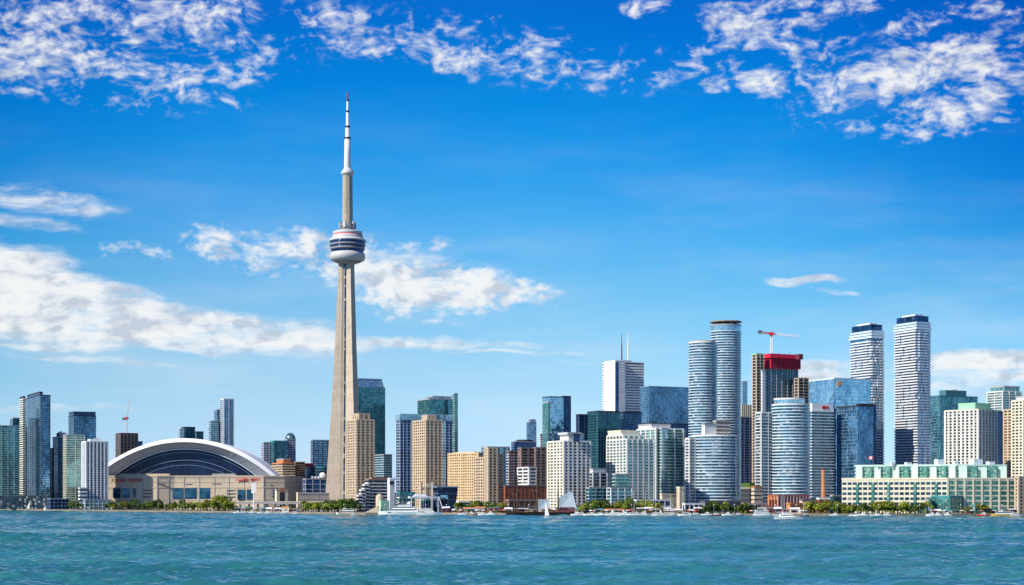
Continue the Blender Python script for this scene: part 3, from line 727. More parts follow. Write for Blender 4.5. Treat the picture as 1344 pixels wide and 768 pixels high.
add(o, offset(rect(91, 97, 125, 2652), 0.5), 541, 'curtain_navy', part='crown', ybot=547, capm='dark')
o = tower('condo_tower', 'small white condo with dark window columns just left of the stadium', 'tower', rect(107, 113, 142, 2212), 580,
          C('smoke', 3.0, [('floor_band', 'white', .5, .15, 0)], [('pier', 'marble', 4.6, 1.9, .5, (0, 3))], 'white'), pent=4)
o = tower('podium', 'low white podium block at the foot of the small white condo', 'building', rect(103, 105, 114, 2205), 641, C('flat', 4, [('floor_band', 'white', 2.4, .3, 0)], [], 'white'))
# --- behind the stadium
o = tower('unfinished_tower', 'dark unfinished concrete tower with open floors behind the stadium', 'tower', rect(152, 158, 181, 2750), 569,
          C('dark', 3.4, [('floor_slab', 'rust', .55, .8, 0)], [('column', 'grey', 6, .6, .6, (0, 3))], 'maroon'))
add(o, rect(176, 180, 187, 2760), 580, 'curtain_navy', part='rear_wing')
o = tower('glass_tower', 'low teal glass block peeping over the crest of the stadium roof', 'tower', rect(238, 242, 256, 2850), 561, 'curtain_deep')
add(o, rect(255, 258, 267, 2880), 567, 'curtain_deep', part='rear_wing'); add(o, rect(234, 236, 239, 2840), 564, C('pale', 3.3, [('floor_band', 'lspan', .6, .1, 0)]), part='side_wing')
o = tower('glass_tower', 'stepped grey glass tower rising in three steps behind the stadium roof', 'tower', rect(289, 294, 307, 2780), 524,
          C('blue', 3.2, [('floor_band', 'lspan', .7, .25, 0)], [('pier', 'white', 7, .9, .4, (0, 3))], 'white'))
add(o, rect(281, 285, 293, 2800), 538, C('blue', 3.2, [('floor_band', 'bspan', .6, .1, 0)]), part='middle_step'); add(o, rect(274, 277, 287, 2790), 553, C('teal', 3.2, [('floor_band', 'lspan', .8, .25, 0)]), part='lower_step')
o = tower('office_block', 'lilac and teal office block with a small glass dome on its roof', 'building', rect(343, 346, 357, 2680), 581,
          C('smoke', 3.6, [('floor_band', 'lilac', 1.5, .2, 0)], [('pier', 'lilac', 5, 1.5, .3, (0, 3))], 'pgreen'))
add(o, rect(355, 360, 378, 2670), 579, 'curtain_teal', part='glass_bay', capm='teal'); add(o, rect(373, 377, 388, 2690), 577, C('smoke', 3.6, [('floor_band', 'lilac', 1.6, .2, 0)], [('pier', 'lilac', 5, 1.5, .3, (0, 3))]), part='east_wing')
m = MB(); m.lathe([(8.6 * math.cos(a), 12.0 * math.sin(a)) for a in [i * R(90) / 7 for i in range(8)]], 24)
m.build('glass_dome', G['green'], o, (X(380.5, 2700) - o.location.x, 2706 - o.location.y, Z(577.5, 2690) - GROUND))
o = tower('hotel', 'orange brown hotel with cream storey bands between stadium and concrete needle', 'building', rect(357, 371, 387, 2330), 608,
          C('bronze', 3.2, [('floor_band', 'stone', 1.5, .5, 0)], [], 'orange'))
add(o, rect(363, 372, 381, 2345), 603, C('orange', 3, []), part='penthouse', ybot=608.5)
add(o, rect(384, 389, 400, 2345), 607, C('bronze', 3.2, [('floor_band', 'brown', 1.6, .4, 0)], [], 'brown'), part='east_wing')
o = tower('office_block', 'maroon block with a crimson roof beside the orange brown hotel', 'building', rect(397, 400, 411, 2380), 609, C('maroon', 3.4, [('floor_band', 'mauve', .8, .15, 0)], [], 'red'))
o = tower('glass_tower', 'square blue glass block close to the left side of the concrete needle', 'tower', rect(408, 411, 436, 2650), 578, C('blue', 3.4, [('floor_band', 'lspan', .5, .08, 0)], [('mullion', 'dark', 8, .8, .2, (0, 3))]))
o = tower('convention_hall', 'dark blue gridded hall left of the foot of the concrete needle', 'building', rect(398, 401, 430, 2260), 629,
          C('navy', 6.5, [('floor_band', 'lilac', .8, .25, 0)], [('pier', 'lilac', 9, .8, .35, (0, 3))], 'grey'))
add(o, rect(400, 402, 414, 2300), 613, 'curtain_navy', part='rear_wing')
m = MB(); m.lathe([(0.4, -3.6)] + [(4.2 * math.cos(a), 4.2 * math.sin(a)) for a in [R(-60) + i * R(150) / 9 for i in range(10)]], 20)
m.build('radome', M['bright'], o, (X(423, 2275) - o.location.x, 2278 - o.location.y, Z(624.2, 2275) - GROUND))
for px in (409, 413, 417): prism_part(o, 'vent', rect(px, px + .8, px + 2.6, 2275), HZ(o, 629.5), HZ(o, 626.0 - (px % 2)), M['bright'])
o = tower('pavilion', 'teal roofed drum shaped hall behind the dark gridded hall', 'building', oval(421, 11.5, 2420, .7), 613.5, C('flat', 4, [('floor_band', 'tspan', 1.2, .1, 0)], [], 'teal'))
o = tower('podium', 'plain beige wall building at the foot of the concrete needle', 'building', rect(389, 391, 432, 2190), 647.5, C('stone', 6.5, [('ledge', 'cream', .4, .2, 0)], [('joint', 'grey', 14, .3, .12, (0, 3))], 'cream'))
o = tower('kiosk', 'small cream and orange entrance block at the right end of the stadium', 'building', rect(361, 363, 378, 2140), 643.5, C('cream', 5, []))
prism_part(o, 'doorway', rect(367, 367.4, 374, 2134), 0, HZ(o, 646), M['dark']); prism_part(o, 'sign_panel', rect(366.5, 366.8, 375, 2132), HZ(o, 645.8), HZ(o, 641.5), M['orange'])
# --- around the concrete needle
o = tower('condo_tower', 'tan condo slab standing directly in front of the concrete needle', 'tower', rect(454.5, 468, 491.5, 1850), 551.5, 'condo_tan')
add(o, rect(463, 471, 485, 1852.5), 543.5, C('tan', 3.0, [('floor_band', 'bronze', 1.2, .3, 0)], [('pier', 'tan', 5.5, 2.0, .5, (0, 3))], 'tan'), part='lift_core', ybot=551.8)
o = tower('glass_tower', 'teal glass tower with a pale sloped crown right of the concrete needle', 'tower', rect(457, 467, 505.5, 2650), 508, C('teal', 3.6, [('floor_band', 'tspan', .9, .1, 0)], [('mullion', 'tspan', 5, .5, .2, (0, 3))], 'steel'), cap=False)
q = rect(458.5, 468, 504.5, 2655); prism_part(o, 'crown', q, HZ(o, 508.2), HZ(o, 498), G['pale'], top=scaled(q, .86)); prism_part(o, 'roof', scaled(q, .87), HZ(o, 498), HZ(o, 496), M['bspan'])
add(o, rect(489, 504, 514.5, 2600), 597, C('teal', 3.5, [('floor_band', 'lspan', .8, .15, 0)], [('mullion', 'tspan', 5, .4, .2, (0, 3))]), part='low_wing')
o = tower('terraced_housing', 'stepped white and charcoal terrace housing with a brown roof by the quay', 'building', rect(479, 484, 512, 1730), 630, C('smoke', 3.0, [('balcony', 'white', 1.2, .6, 0)], [('pier', 'dark', 7, 3.2, .3, (0, 3))], 'brown'), capm='mauve')
prism_part(o, 'roof', rect(484, 488, 508, 1735), HZ(o, 630), HZ(o, 626.5), M['brown'])
for i, (a, b, t) in enumerate(((468, 475, 651), (472, 479, 644), (476, 484, 637))): add(o, rect(a, a + 2.5, b, 1712 + i * 5), t, C('smoke', 3.0, [('balcony', 'white', 1.3, .8, 0)], [('pier', 'dark', 5, 1.8, .3, (0, 3))], 'white'), part='terrace_step')
o = tower('glass_tower', 'dark blue office tower with a light blue window grid and frame', 'tower', rect(520, 525, 594, 2350), 544, C('navy', 3.9, [('floor_band', 'lspan', .5, .15, 0)], [('mullion', 'lspan', 5.5, .5, .3, (0, 3))], 'lspan'))
prism_part(o, 'crown', offset(rect(520, 525, 594, 2350), .9), HZ(o, 551), HZ(o, 543.5), G['pale'])
o = tower('glass_tower', 'teal tower with a raised glass fin behind the dark blue gridded tower', 'tower', rect(548, 564, 598, 2560), 524, C('teal', 3.5, [('floor_band', 'tspan', .8, .1, 0)]))
add(o, rect(594, 597, 601, 2555), 517, C('green', 3.5, [('floor_band', 'gspan', .5, .1, 0)]), part='glass_fin'); add(o, rect(560, 568, 593, 2570), 520.5, C('pale', 3.5, []), part='crown', ybot=524.5)
o = tower('condo_tower', 'tan condo slab in front of the dark blue gridded office tower', 'tower', rect(541, 559, 580.5, 1830), 552, 'condo_tan')
add(o, rect(554, 561, 572, 1833), 546, C('tan', 3.0, [('floor_band', 'bronze', 1.2, .3, 0)], [('pier', 'tan', 5.5, 2.0, .5, (0, 3))], 'tan'), part='lift_core', ybot=552.3)
add(o, rect(579, 580.6, 585, 1838), 553, C('pale', 3.0, [('balcony', 'white', .8, .3, 0)]), part='balcony_stack')
o = tower('hotel', 'wide golden hotel slab with a fine window grid near the middle', 'building', rect(588, 628, 634, 1960, 48), 595, 'grid_gold')
prism_part(o, 'penthouse', rect(597, 622, 629, 1968, 48), HZ(o, 595), HZ(o, 592.6), M['gold'])
o = tower('condo_tower', 'tan stepped condo with a taller centre in front of the golden hotel', 'tower', rect(622, 637, 652, 1800), 601, 'condo_tan')
add(o, rect(636, 641, 653, 1795), 588.5, 'condo_tan', part='tall_core'); add(o, rect(650, 653, 661, 1802), 597, 'condo_tan', part='east_wing')
o = tower('glass_tower', 'pale teal glass slab showing thinly behind the tan stepped condo', 'tower', rect(632, 640, 669, 2320), 587, C('pale', 3.4, [('floor_band', 'lspan', .5, .1, 0)], [('mullion', 'tspan', 9, 2.5, .2, (0, 3))]))
o = tower('office_block', 'mauve brown stepped office block with pale storey bands', 'building', rect(680, 684, 703, 2060), 588.5, C('bronze', 3.4, [('floor_band', 'mauve', 1.5, .3, 0)], [('pier', 'mauve', 9, 2, .4, (0, 3))], 'mauve'))
add(o, rect(665, 668, 682, 2070), 592.5, C('bronze', 3.4, [('floor_band', 'lilac', 1.3, .3, 0)], [('pier', 'mauve', 9, 2, .4, (0, 3))], 'mauve'), part='west_wing'); add(o, rect(699, 703, 717, 2065), 588, C('bronze', 3.4, [('floor_band', 'mauve', 1.6, .3, 0)], [('pier', 'mauve', 7, 2, .4, (0, 3))], 'mauve'), part='east_wing')
o = tower('office_block', 'low white office block in front of the mauve brown office block', 'building', rect(679, 694, 705, 1930), 614, C('smoke', 3.6, [('floor_band', 'white', 1.6, .2, 0)], [('pier', 'white', 15, 2.0, .3, (0, 3))], 'white'))
o = tower('warehouse', 'low dark red brick block behind the black hulled schooner', 'building', rect(660, 663, 716, 1800), 638, C('brick', 4.2, [('window_row', 'smoke', 1.8, .06, 0)], [('pier', 'brick', 5, 1.6, .2, (0, 3))], 'slate'))
o = tower('office_block', 'dark navy flat block with a rounded top floor behind the mauve offices', 'building', rect(671, 675, 704, 2800), 580, C('navy', 3.6, [('floor_band', 'bspan', .6, .1, 0)])); prism_part(o, 'crown', oval(689, 11, 2830), HZ(o, 580), HZ(o, 576.5), M['dark'])
o = tower('glass_tower', 'slender far blue tower with a rounded shoulder over the mauve offices', 'tower', rect(691, 695, 704, 3100), 554, C('blue', 3.8, [('floor_band', 'bspan', .4, .08, 0)]))
add(o, rect(694, 697, 703, 3104), 551, C('blue', 3.8, []), part='crown', ybot=554.5)
o = tower('office_block', 'narrow far white block seen through a gap beside the blue glass tower', 'building', rect(708, 709.5, 714, 2900), 570, C('smoke', 3.6, [('floor_band', 'white', 2.2, .1, 0)], [], 'white'))
# --- centre
o = tower('glass_tower', 'blue mirror glass tower with a dark right side above the white condo', 'tower', rect(712, 722, 739.5, 2520), 521, C('sky', 3.8, [('floor_band', 'bspan', .3, .06, 0)], [], 'dark'))
add(o, rect(737, 740, 749.5, 2535), 520.5, C('navy', 3.8, [('floor_band', 'bspan', .4, .08, 0)], [], 'dark'), part='dark_wing')
add(o, rect(712, 720, 722, 2512), 528, C('green', 3.5, [('balcony', 'tspan', .9, .3, 0)]), part='balcony_stack')
o = tower('condo_tower', 'white condo with a square window grid and a winged penthouse behind the schooner', 'tower', rect(719, 740, 775, 1650), 579.5,
          C('smoke', 2.95, [('balcony', 'white', 1.15, .7, 0)], [('pier', 'white', 5.4, 1.7, .85, (0,)), ('pier', 'cream', 6.2, 2.4, .85, (3,))], 'white'))
add(o, rect(735, 746, 766, 1656), 570, C('white', 3, []), part='penthouse', ybot=579.8)
q = rect(733, 745, 762, 1652); prism_part(o, 'winged_roof', q, HZ(o, 570), HZ(o, 567.2), M['bright'], top=scaled(q, 1.12)); add(o, rect(752, 753, 761, 1651), 571, 'curtain_navy', part='stair_window', ybot=580)
o = tower('office_block', 'dark teal glass office block behind the two white condos', 'building', rect(771, 785, 813, 2320), 540, C('deep', 3.8, [('floor_band', 'tspan', .5, .1, 0)], [('mullion', 'tspan', 4.5, .3, .2, (0, 3))], 'dark'))
add(o, rect(756, 760, 775, 2340), 544.5, 'curtain_navy', part='west_wing'); add(o, rect(810, 818, 842, 2350), 541, C('navy', 3.8, [('floor_band', 'bspan', .5, .1, 0)], [('mullion', 'tspan', 6, .3, .2, (0, 3))], 'dark'), part='east_wing')
o = tower('office_tower', 'white banded office tower with two antennas on a flat roof', 'tower', rect(791, 808, 845, 3000), 475, C('smoke', 4.6, [('floor_band', 'marble', 2.9, .3, 0)], [], 'marble'))
add(o, offset(rect(793, 807.5, 820, 2992), 0), 473.5, C('marble', 4.6, [('floor_band', 'marble', 2.6, .5, 0)], [('pier', 'marble', 3.8, 1.6, .6, (3,))], 'marble'), part='west_bay')
add(o, rect(807.4, 808.6, 812, 2985), 475, C('navy', 5, []), part='corner_slot')
for px, y0, y1, w in ((816, 475, 436, .9), (824.5, 475, 433, .8)):
    m = MB(); m.tube((0, 0, HZ(o, 475.5)), (0, 0, HZ(o, y1 + 14)), 1.5, 1.1); m.tube((0, 0, HZ(o, y1 + 14.05)), (0, 0, HZ(o, y1)), .8, .4)
    m.build('antenna', M['bright'] if px > 820 else M['slate'], o, (X(px, 3030) - o.location.x, 3030 - o.location.y, 0))
prism_part(o, 'plant_room', rect(813, 817, 829, 3020), HZ(o, 475), HZ(o, 471.5), M['steel'])
o = tower('glass_tower', 'broad blue glass office block right of the white banded office tower', 'tower', rect(840, 852, 906, 2560), 507.5, C('blue', 4.0, [('floor_band', 'bspan', .5, .08, 0)], [('mullion', 'bspan', 5, .3, .14, (0, 3))], 'bspan'))
o = tower('office_block', 'dark navy block under the broad blue glass office block', 'building', rect(842, 850, 907, 2240), 556, 'curtain_navy')
o = tower('condo_tower', 'stepped white and green condo with a beige roof, left one of a pair', 'tower', rect(797, 823, 858, 1660), 577,
          C('green', 2.95, [('balcony', 'white', .95, .9, 0)], [('pier', 'white', 6.0, 1.5, 1.0, (0, 3))], 'white'))
add(o, rect(797, 818, 846, 1668), 571.5, C('green', 2.95, [('balcony', 'cream', 1.0, .6, 0)], [('pier', 'cream', 6.0, 1.8, .8, (0, 3))], 'white'), part='upper_step', ybot=577.3)
add(o, rect(798, 815, 838, 1676), 566, C('cream', 3, [('balcony', 'white', .8, .4, 0)], [], 'cream'), part='penthouse', ybot=571.8)
o = tower('condo_tower', 'stepped green glass condo with white balconies, right one of a pair', 'tower', rect(836, 861, 897, 1740), 563,
          C('green', 3.0, [('balcony', 'gspan', .8, .9, 0)], [('pier', 'white', 9.5, 1.5, 1.0, (0, 3))], 'white'))
add(o, rect(838, 855, 880, 1748), 557.5, C('white', 3, []), part='penthouse', ybot=563.2); add(o, rect(866, 869, 876, 1735), 563, C('pale', 3.0, [('balcony', 'gspan', .7, .3, 0)]), part='glass_bay')
o = tower('low_apartments', 'low glass terrace block stepping down between the white condos', 'building', rect(797, 802, 829, 1610), 641, C('teal', 3.1, [('balcony', 'lspan', .7, .6, 0)], [('pier', 'white', 8, .6, .7, (0, 3))]))
add(o, rect(804, 808, 826, 1625), 623, C('green', 3.1, [('balcony', 'gspan', .7, .6, 0)]), part='upper_step')
add(o, rect(770, 774, 800, 1620), 641, C('teal', 3.1, [('balcony', 'lspan', .6, .5, 0)], [('pier', 'tspan', 8, .6, .7, (0, 3))]), part='west_wing'); add(o, rect(774, 778, 797, 1635), 621, C('smoke', 3.1, [('balcony', 'grey', .8, .6, 0)], [('pier', 'white', 10, 1.2, .7, (0, 3))]), part='middle_step'); add(o, rect(774, 778, 795, 1638), 616, C('white', 3, []), part='penthouse', ybot=621.4)
ring_st = C('condo', 3.15, [('balcony', 'lspan', .95, .8, 0)], [], 'white')
o = tower('cylinder_tower', 'shorter round glass tower of two, with a ring on its roof', 'tower', oval(922.5, 18.2, 1980), 449, ring_st)
m = MB(); m.lathe([(14.5, HZ(o, 449, 1960)), (14.6, HZ(o, 446, 1960)), (13.4, HZ(o, 446, 1960)), (13.3, HZ(o, 449, 1960))], 32); m.build('roof_ring', M['rust'], o)
o = tower('cylinder_tower', 'taller round glass tower under a flat disc shaped canopy', 'tower', oval(952.5, 19.6, 2080), 434, ring_st, cap=False)
add(o, oval(952.5, 19.9, 2080), 426, C('pale', 4.5, [('floor_band', 'tspan', .6, .2, 0)]), part='crown', ybot=434.2)
m = MB(); m.lathe([(18.8, HZ(o, 421.7, 2062)), (19.6, HZ(o, 421.2, 2062)), (19.0, HZ(o, 420, 2062)), (4, HZ(o, 419.6, 2062))], 36); can = m.build('canopy', M['rust'], o)
for k in range(10):
    a = k * R(36); m = MB(); m.tube((15.5 * math.cos(a), 15.5 * math.sin(a), HZ(o, 427, 2062)), (15.5 * math.cos(a), 15.5 * math.sin(a), HZ(o, 421.5, 2062)), .45, n=6); m.build('column', M['steel'], o)
o = tower('curved_condo', 'bow fronted blue grey condo with a stepped brown penthouse below the round towers', 'tower', oval(938, 29.5, 1730, .75), 572, C('condo', 3.05, [('balcony', 'lspan', 1.0, .7, 0)], [('pier', 'white', 22, .7, .9, tuple(range(19, 35, 2)))], 'white'))
add(o, rect(900, 905, 919, 1718), 576, C('condo', 3.05, [('balcony', 'white', 1.1, .7, 0)], [('pier', 'white', 7, .8, .9, (0, 3))], 'white'), part='west_wing')
add(o, rect(921, 925, 944, 1716), 557, C('white', 3, []), part='penthouse', ybot=572.3); add(o, rect(936, 940, 958, 1722), 553, C('rust', 3, [('floor_band', 'white', .8, .3, 0)]), part='plant_room', ybot=572.3)
o = tower('dark_tower', 'navy slab between round tower and unfinished tower', 'tower', rect(966, 970, 991, 2300), 547.5, C('navy', 3.5, [('floor_band', 'bspan', .7, .2, 0)], [('mullion', 'mauve', 8, 1.2, .2, (0, 3))]))
o = tower('office_block', 'gold ribbed block top between round tower and unfinished tower', 'building', rect(970, 973.5, 989, 2420), 532, C('gold', 12, [], [('rib', 'cream', 3.5, 1.2, .5, (0, 3))], 'tan'))
o = tower('glass_tower', 'thin far blue tower poking up beside the taller round tower', 'tower', rect(973, 975, 981, 3200), 501, C('pale', 4, [('floor_band', 'bspan', 1.0, .1, 0)]))
# --- unfinished tower with the red hoarding
o = tower('unfinished_tower', 'unfinished tower with a crimson hoarding round its top floors', 'tower', rect(1001, 1012, 1047, 1870), 481, C('deep', 3.4, [('floor_slab', 'rust', .75, .5, 0)], [('mullion', 'lilac', 8, .7, .6, (0, 3))], 'rust'))
q = rect(1001, 1012, 1049, 1868); prism_part(o, 'hoarding', offset(q, 1.2), HZ(o, 483), HZ(o, 470), M['red']); prism_part(o, 'hoarding_lip', offset(q, 3.2), HZ(o, 470), HZ(o, 464.5), M['red'], top=offset(q, 2.4)); 
for e in (0, 3):
    p_, q_ = Vector(offset(q, 1.3)[e]), Vector(offset(q, 1.3)[(e + 1) % 4]); L_ = (q_ - p_).length; d_ = (q_ - p_) / L_
    for k in range(int(L_ / 3.2) + 1):
        c_ = p_ + d_ * min(k * 3.2 + .4, L_ - .3); m = MB(); m.box(-.16, .16, -.35, .3, HZ(o, 484) - (k % 3) * .9, HZ(o, 469) + (k * 7 % 4) * .45); m.build('hoarding_post', M['maroon'] if k % 2 else M['red'], o, (c_.x - o.location.x, c_.y - o.location.y, 0), math.atan2(d_.y, d_.x))
prism_part(o, 'catch_platform', rect(1042, 1049, 1054, 1874), HZ(o, 471), HZ(o, 464.2), M['maroon'])
add(o, rect(988, 993, 1002, 1860), 465, C('dark', 3.3, [('floor_slab', 'stone', .6, .8, 0)], [('column', 'stone', 6, .9, .7, (0, 3))], 'pgreen'), part='open_frame')
add(o, rect(1043, 1048, 1061, 1872), 497, C('dark', 3.3, [('floor_slab', 'stone', .6, .8, 0)], [('column', 'stone', 8, .8, .6, (0, 3))], 'rust'), part='stair_frame')
add(o, rect(999, 1000.5, 1004, 1852), 487, C('bright', 3.3, [('floor_band', 'steel', .4, .1, 0)]), part='hoist_tower')
for px, y in ((993, 463), (1022, 461.5), (1036, 462.5), (1052, 494), (1057, 494.5)):
    m = MB(); m.tube((0, 0, HZ(o, y + 4)), (0, 0, HZ(o, y - 1.5)), .35, n=6); m.build('starter_bar', M['rust'], o, (X(px, 1885) - o.location.x, 1885 - o.location.y, 0))
o = tower('curved_condo', 'round fronted blue grey condo below the unfinished tower', 'tower', oval(1038, 24.5, 1720, .9), 531, C('condo', 3.05, [('balcony', 'lspan', 1.0, .7, 0)], [], 'white'))
add(o, rect(992, 999, 1017, 1712), 542, C('condo', 3.05, [('balcony', 'white', .8, .8, 0)], [('pier', 'white', 9, .6, .9, (0, 3))], 'white'), part='west_wing'); add(o, oval(1036, 20, 1725, .9), 523.5, C('pale', 3.2, [('balcony', 'white', .8, .5, 0)], [], 'white'), part='penthouse', ybot=531.2)
o = tower('condo_tower', 'narrow blue grey condo with a white sign band at its roof', 'tower', rect(1061, 1066, 1094, 1770), 540, C('condo', 3.05, [('balcony', 'lspan', 1.0, .6, 0)], [('pier', 'dark', 16, 1.0, .3, (0,))], 'white'))
q = offset(rect(1062, 1066, 1093, 1771), .2); prism_part(o, 'sign_band', q, HZ(o, 540.2), HZ(o, 529.5), M['bright'])
def sign_marks(o, poly, marks, mat, name, depth=.5):
    """flat raised marks on the right-hand face of a block; marks are (u0, u1, v0, v1) in metres from the near corner"""
    p, q = Vector(poly[0]), Vector(poly[1]); d = (q - p).normalized(); ang = math.atan2(d.y, d.x)
    for (u0, u1, z0, z1) in marks:
        m = MB(); m.box(u0, u1, -depth, .1, z0, z1); m.build(name, mat, o, (p.x - o.location.x, p.y - o.location.y, 0), ang)
zz = HZ(o, 534.5)
sign_marks(o, q, [(13.0, 16.6, zz - 1.8, zz + 1.8), (17.6, 19.0, zz - 1.2, zz + 1.4), (19.6, 21.0, zz - 1.2, zz + 1.4)], M['sign_red'], 'sign_mark')
o = tower('glass_tower', 'wide teal mirror glass tower with a small orange emblem near its roof', 'tower', rect(1061, 1095, 1143, 1930), 497, C('sky', 3.9, [('floor_band', 'bspan', .3, .06, 0)], [('mullion', 'bspan', 18, .4, .14, (0,)), ('mullion', 'tspan', 14, .5, .14, (3,))], 'lspan'), capm='lspan')
q = rect(1061, 1095, 1143, 1930); em = plain_mat('orange_sign', (.85, .33, .02), .5)
zz = HZ(o, 503); c = [( -3.0, -1.8), (-.6, .6), (1.8, 3.0)]
sign_marks(o, q, [(7 + a, 7 + b, zz - 3.2, zz + 2.0) for a, b in c] + [(7 - 2.6, 7 - .9, zz + 2.0, zz + 3.2), (7 + .9, 7 + 2.6, zz + 2.0, zz + 3.2)], em, 'emblem_bar')
o = tower('dark_tower', 'navy glass volume with stepped top added for the reflection in the wide teal mirror tower', 'tower', rect(1098, 1126, 1146, 1880), 533, C('blue', 3.7, [('floor_band', 'bspan', .4, .08, 0)], [], 'dark'))  # added volume in place of a dark reflection on the mirror tower
add(o, rect(1124, 1128, 1150, 1884), 531, 'curtain_navy', part='dark_wing')
# --- the twin wavy towers
WT = wall_mat('white_balcony_panel', (.70, .70, .70), .5, .08, .10)
for lab, r0, ytop, Y, seed in (('left of two tall towers wrapped in uneven white balcony lines', (1116.5, 1144, 1159.5), 433, 2020, 3), ('right and taller of two towers wrapped in uneven white balcony lines', (1175, 1203, 1220.5), 421.5, 1990, 8)):
    q = rect(*r0, Y); o = tower('wavy_tower', lab, 'tower', q, ytop, C('blue', 3.25, [], [], 'dark'), cap=False)
    body = o.children[0]; wave_balconies(o, body, q, 0, Z(ytop + 11, Y) - GROUND, 3.25, seed, WT)
    for k in range(3): prism_part(o, 'roof_step', offset(q, 1.5 - .5 * k), HZ(o, ytop + 10.5 - 3.6 * k), HZ(o, ytop + 8.0 - 3.6 * k), M['lspan'])
    prism_part(o, 'crown', scaled(q, .92), HZ(o, ytop), HZ(o, ytop - 7.5), G['navy']); prism_part(o, 'roof_box', scaled(q, .62), HZ(o, ytop - 7.4), HZ(o, ytop - 10), M['bright'])
o = tower('glass_tower', 'blue green glass block right of the taller wavy balcony tower', 'tower', rect(1218, 1234, 1283, 2280), 520, C('teal', 3.7, [('floor_band', 'bspan', .5, .08, 0)], [('mullion', 'tspan', 10, .4, .14, (0, 3))], 'tspan'), pent=9)
o = tower('dark_tower', 'dark navy slab squeezed behind the cream condo with the green roof', 'tower', rect(1300, 1306, 1319, 1900), 541, 'curtain_navy')
o = tower('condo_tower', 'cream condo with many white ribs under a pale green roof block', 'tower', rect(1240, 1284, 1309, 1700, 50), 538, C('smoke', 3.0, [('balcony', 'cream', .9, .4, 0)], [('pier', 'white', 5.2, 2.0, .7, (3, 0))], 'cream'))
add(o, rect(1258, 1280, 1300, 1712, 50), 530, C('pgreen', 3.6, [('floor_band', 'gspan', .6, .2, 0)], [], 'pgreen'), part='roof_block', ybot=538.3)
o = tower('condo_tower', 'green glass condo with white terraces rising behind the tan condo at right', 'tower', rect(1296, 1316, 1341, 2120), 514, C('green', 3.1, [('balcony', 'white', 1.0, .8, 0)], [('pier', 'white', 11, 1.0, .9, (0, 3))], 'white'))
add(o, rect(1300, 1318, 1338, 2128), 507.5, 'curtain_green', part='crown', ybot=514.3)
o = tower('condo_tower', 'narrow tan condo strip left of the cream condo at the right edge', 'tower', rect(1317, 1329, 1336, 1780), 538, 'condo_tan')
o = tower('condo_tower', 'cream condo with balconies cut off by the right edge of the view', 'tower', rect(1328, 1343, 1368, 1680), 526, 'condo_cream')
add(o, rect(1334, 1346, 1364, 1688), 521, C('white', 3, []), part='penthouse', ybot=526.3)

# ------------------------------------------------------------------ waterfront buildings
# long cream terminal building with green glazing
def terminal():
    Y = 1510.0; q = [(X(a, b), b) for a, b in ((1243, 1508), (1334, 1520), (1331, 1590), (1112, 1610), (1105, 1545))]
    o = tower('terminal_building', 'long cream waterfront building with rows of windows and green glass upper floors', 'building', q, 628.5,
              C('cream', 60, [], [], 'cream'), part='wall')
    wall = o.children[0]; ox, oy = o.location.x, o.location.y
    lp = [(p[0] - ox, p[1] - oy) for p in q]; H = HZ(o, 628.5)
    rows = [2.6 + k * (H - 3.2) / 6 for k in range(6)]
    L = (Vector(lp[0]) - Vector(lp[-1])).length; n = 20
    window_grid(o, wall, lp[-1], lp[0], [(i + .5) * L / n for i in range(n)], rows, 3.7, 2.5, G['flat'], limit=100)
    for i in (2, 5, 8, 13, 17):                                       # glazed green bays up the front
        p, d = Vector(lp[-1]), (Vector(lp[0]) - Vector(lp[-1])).normalized(); c = p + d * ((i + .98) * L / n)
        b = MB(); b.box(-1.1, 1.1, -.9, .2, 4, H - 4); b.build('glazed_bay', G['term'], wall, (c.x, c.y, 0), math.atan2(d.y, d.x))
    L2 = (Vector(lp[1]) - Vector(lp[0])).length; n2 = 8
    d2 = (Vector(lp[1]) - Vector(lp[0])).normalized(); a2 = math.atan2(d2.y, d2.x)
    for k in range(n2):
        for z in rows:
            c = Vector(lp[0]) + d2 * ((k + .56) * L2 / n2)
            w = L2 / n2 * .78; b = MB(); b.box(-w / 2, w / 2, -.10, .3, 0, (H - 3.2) / 6 * .74); b.build('wide_window', G['term'], wall, (c.x, c.y, z), a2)
    for k in range(n2 + 1):
        c = Vector(lp[0]) + d2 * min(max(k * L2 / n2, .5), L2 - .5); b = MB(); b.box(-.8, .8, -.5, .2, 0, H + .6); b.build('pilaster', M['cream'], wall, (c.x, c.y, 0), a2)
    # setback upper floors: green glass with sawtooth bays
    q2 = [(X(a, b), b) for a, b in ((1256, 1526), (1321, 1535), (1319, 1582), (1130, 1600), (1122, 1556))]; z0 = HZ(o, 628.5); z1 = Z(609.5, Y + 14) - GROUND
    lp2 = [(p[0] - ox, p[1] - oy) for p in q2]
    up = V(o, q2, 611, C('term', 3.1, [('floor_band', 'gspan', .9, .3, 0)], []), ybot=629.5, part='upper_floors', capm='gspan')
    for (p, e, n) in ((lp2[-1], lp2[0], 11), (lp2[0], lp2[1], 5)):
        p, e = Vector(p), Vector(e); L = (e - p).length; d = (e - p) / L
        for k in range(n):
            c = p + d * ((k + .5) * L / n); w = L / n * .36; b = MB(); b.prism([(-w, 0), (w, -3.0), (w, .3), (-w, .3)], z0 + .3, z1 - 1.2 - (k % 3) * .5)
            b.build('glazed_bay', G['term'] if k % 2 else M['gspan'], up, (c.x, c.y, 0), math.atan2(d.y, d.x))
    for (px, w, y) in ((1168, 3, 606.5), (1187, 5, 607), (1226, 7, 603), (1250, 4, 605), (1272, 9, 602.5), (1294, 6, 606)):
        prism_part(o, 'roof_box', rect(px, px + w * .7, px + w * 2, Y + 30), z1 - 1.5, HZ(o, y, Y + 30), M['bright'])
    return o
terminal()
o = tower('apartment_block', 'tan brick block at the right end of the cream waterfront building', 'building', rect(1332, 1337, 1362, 1500), 627, 'condo_tan')
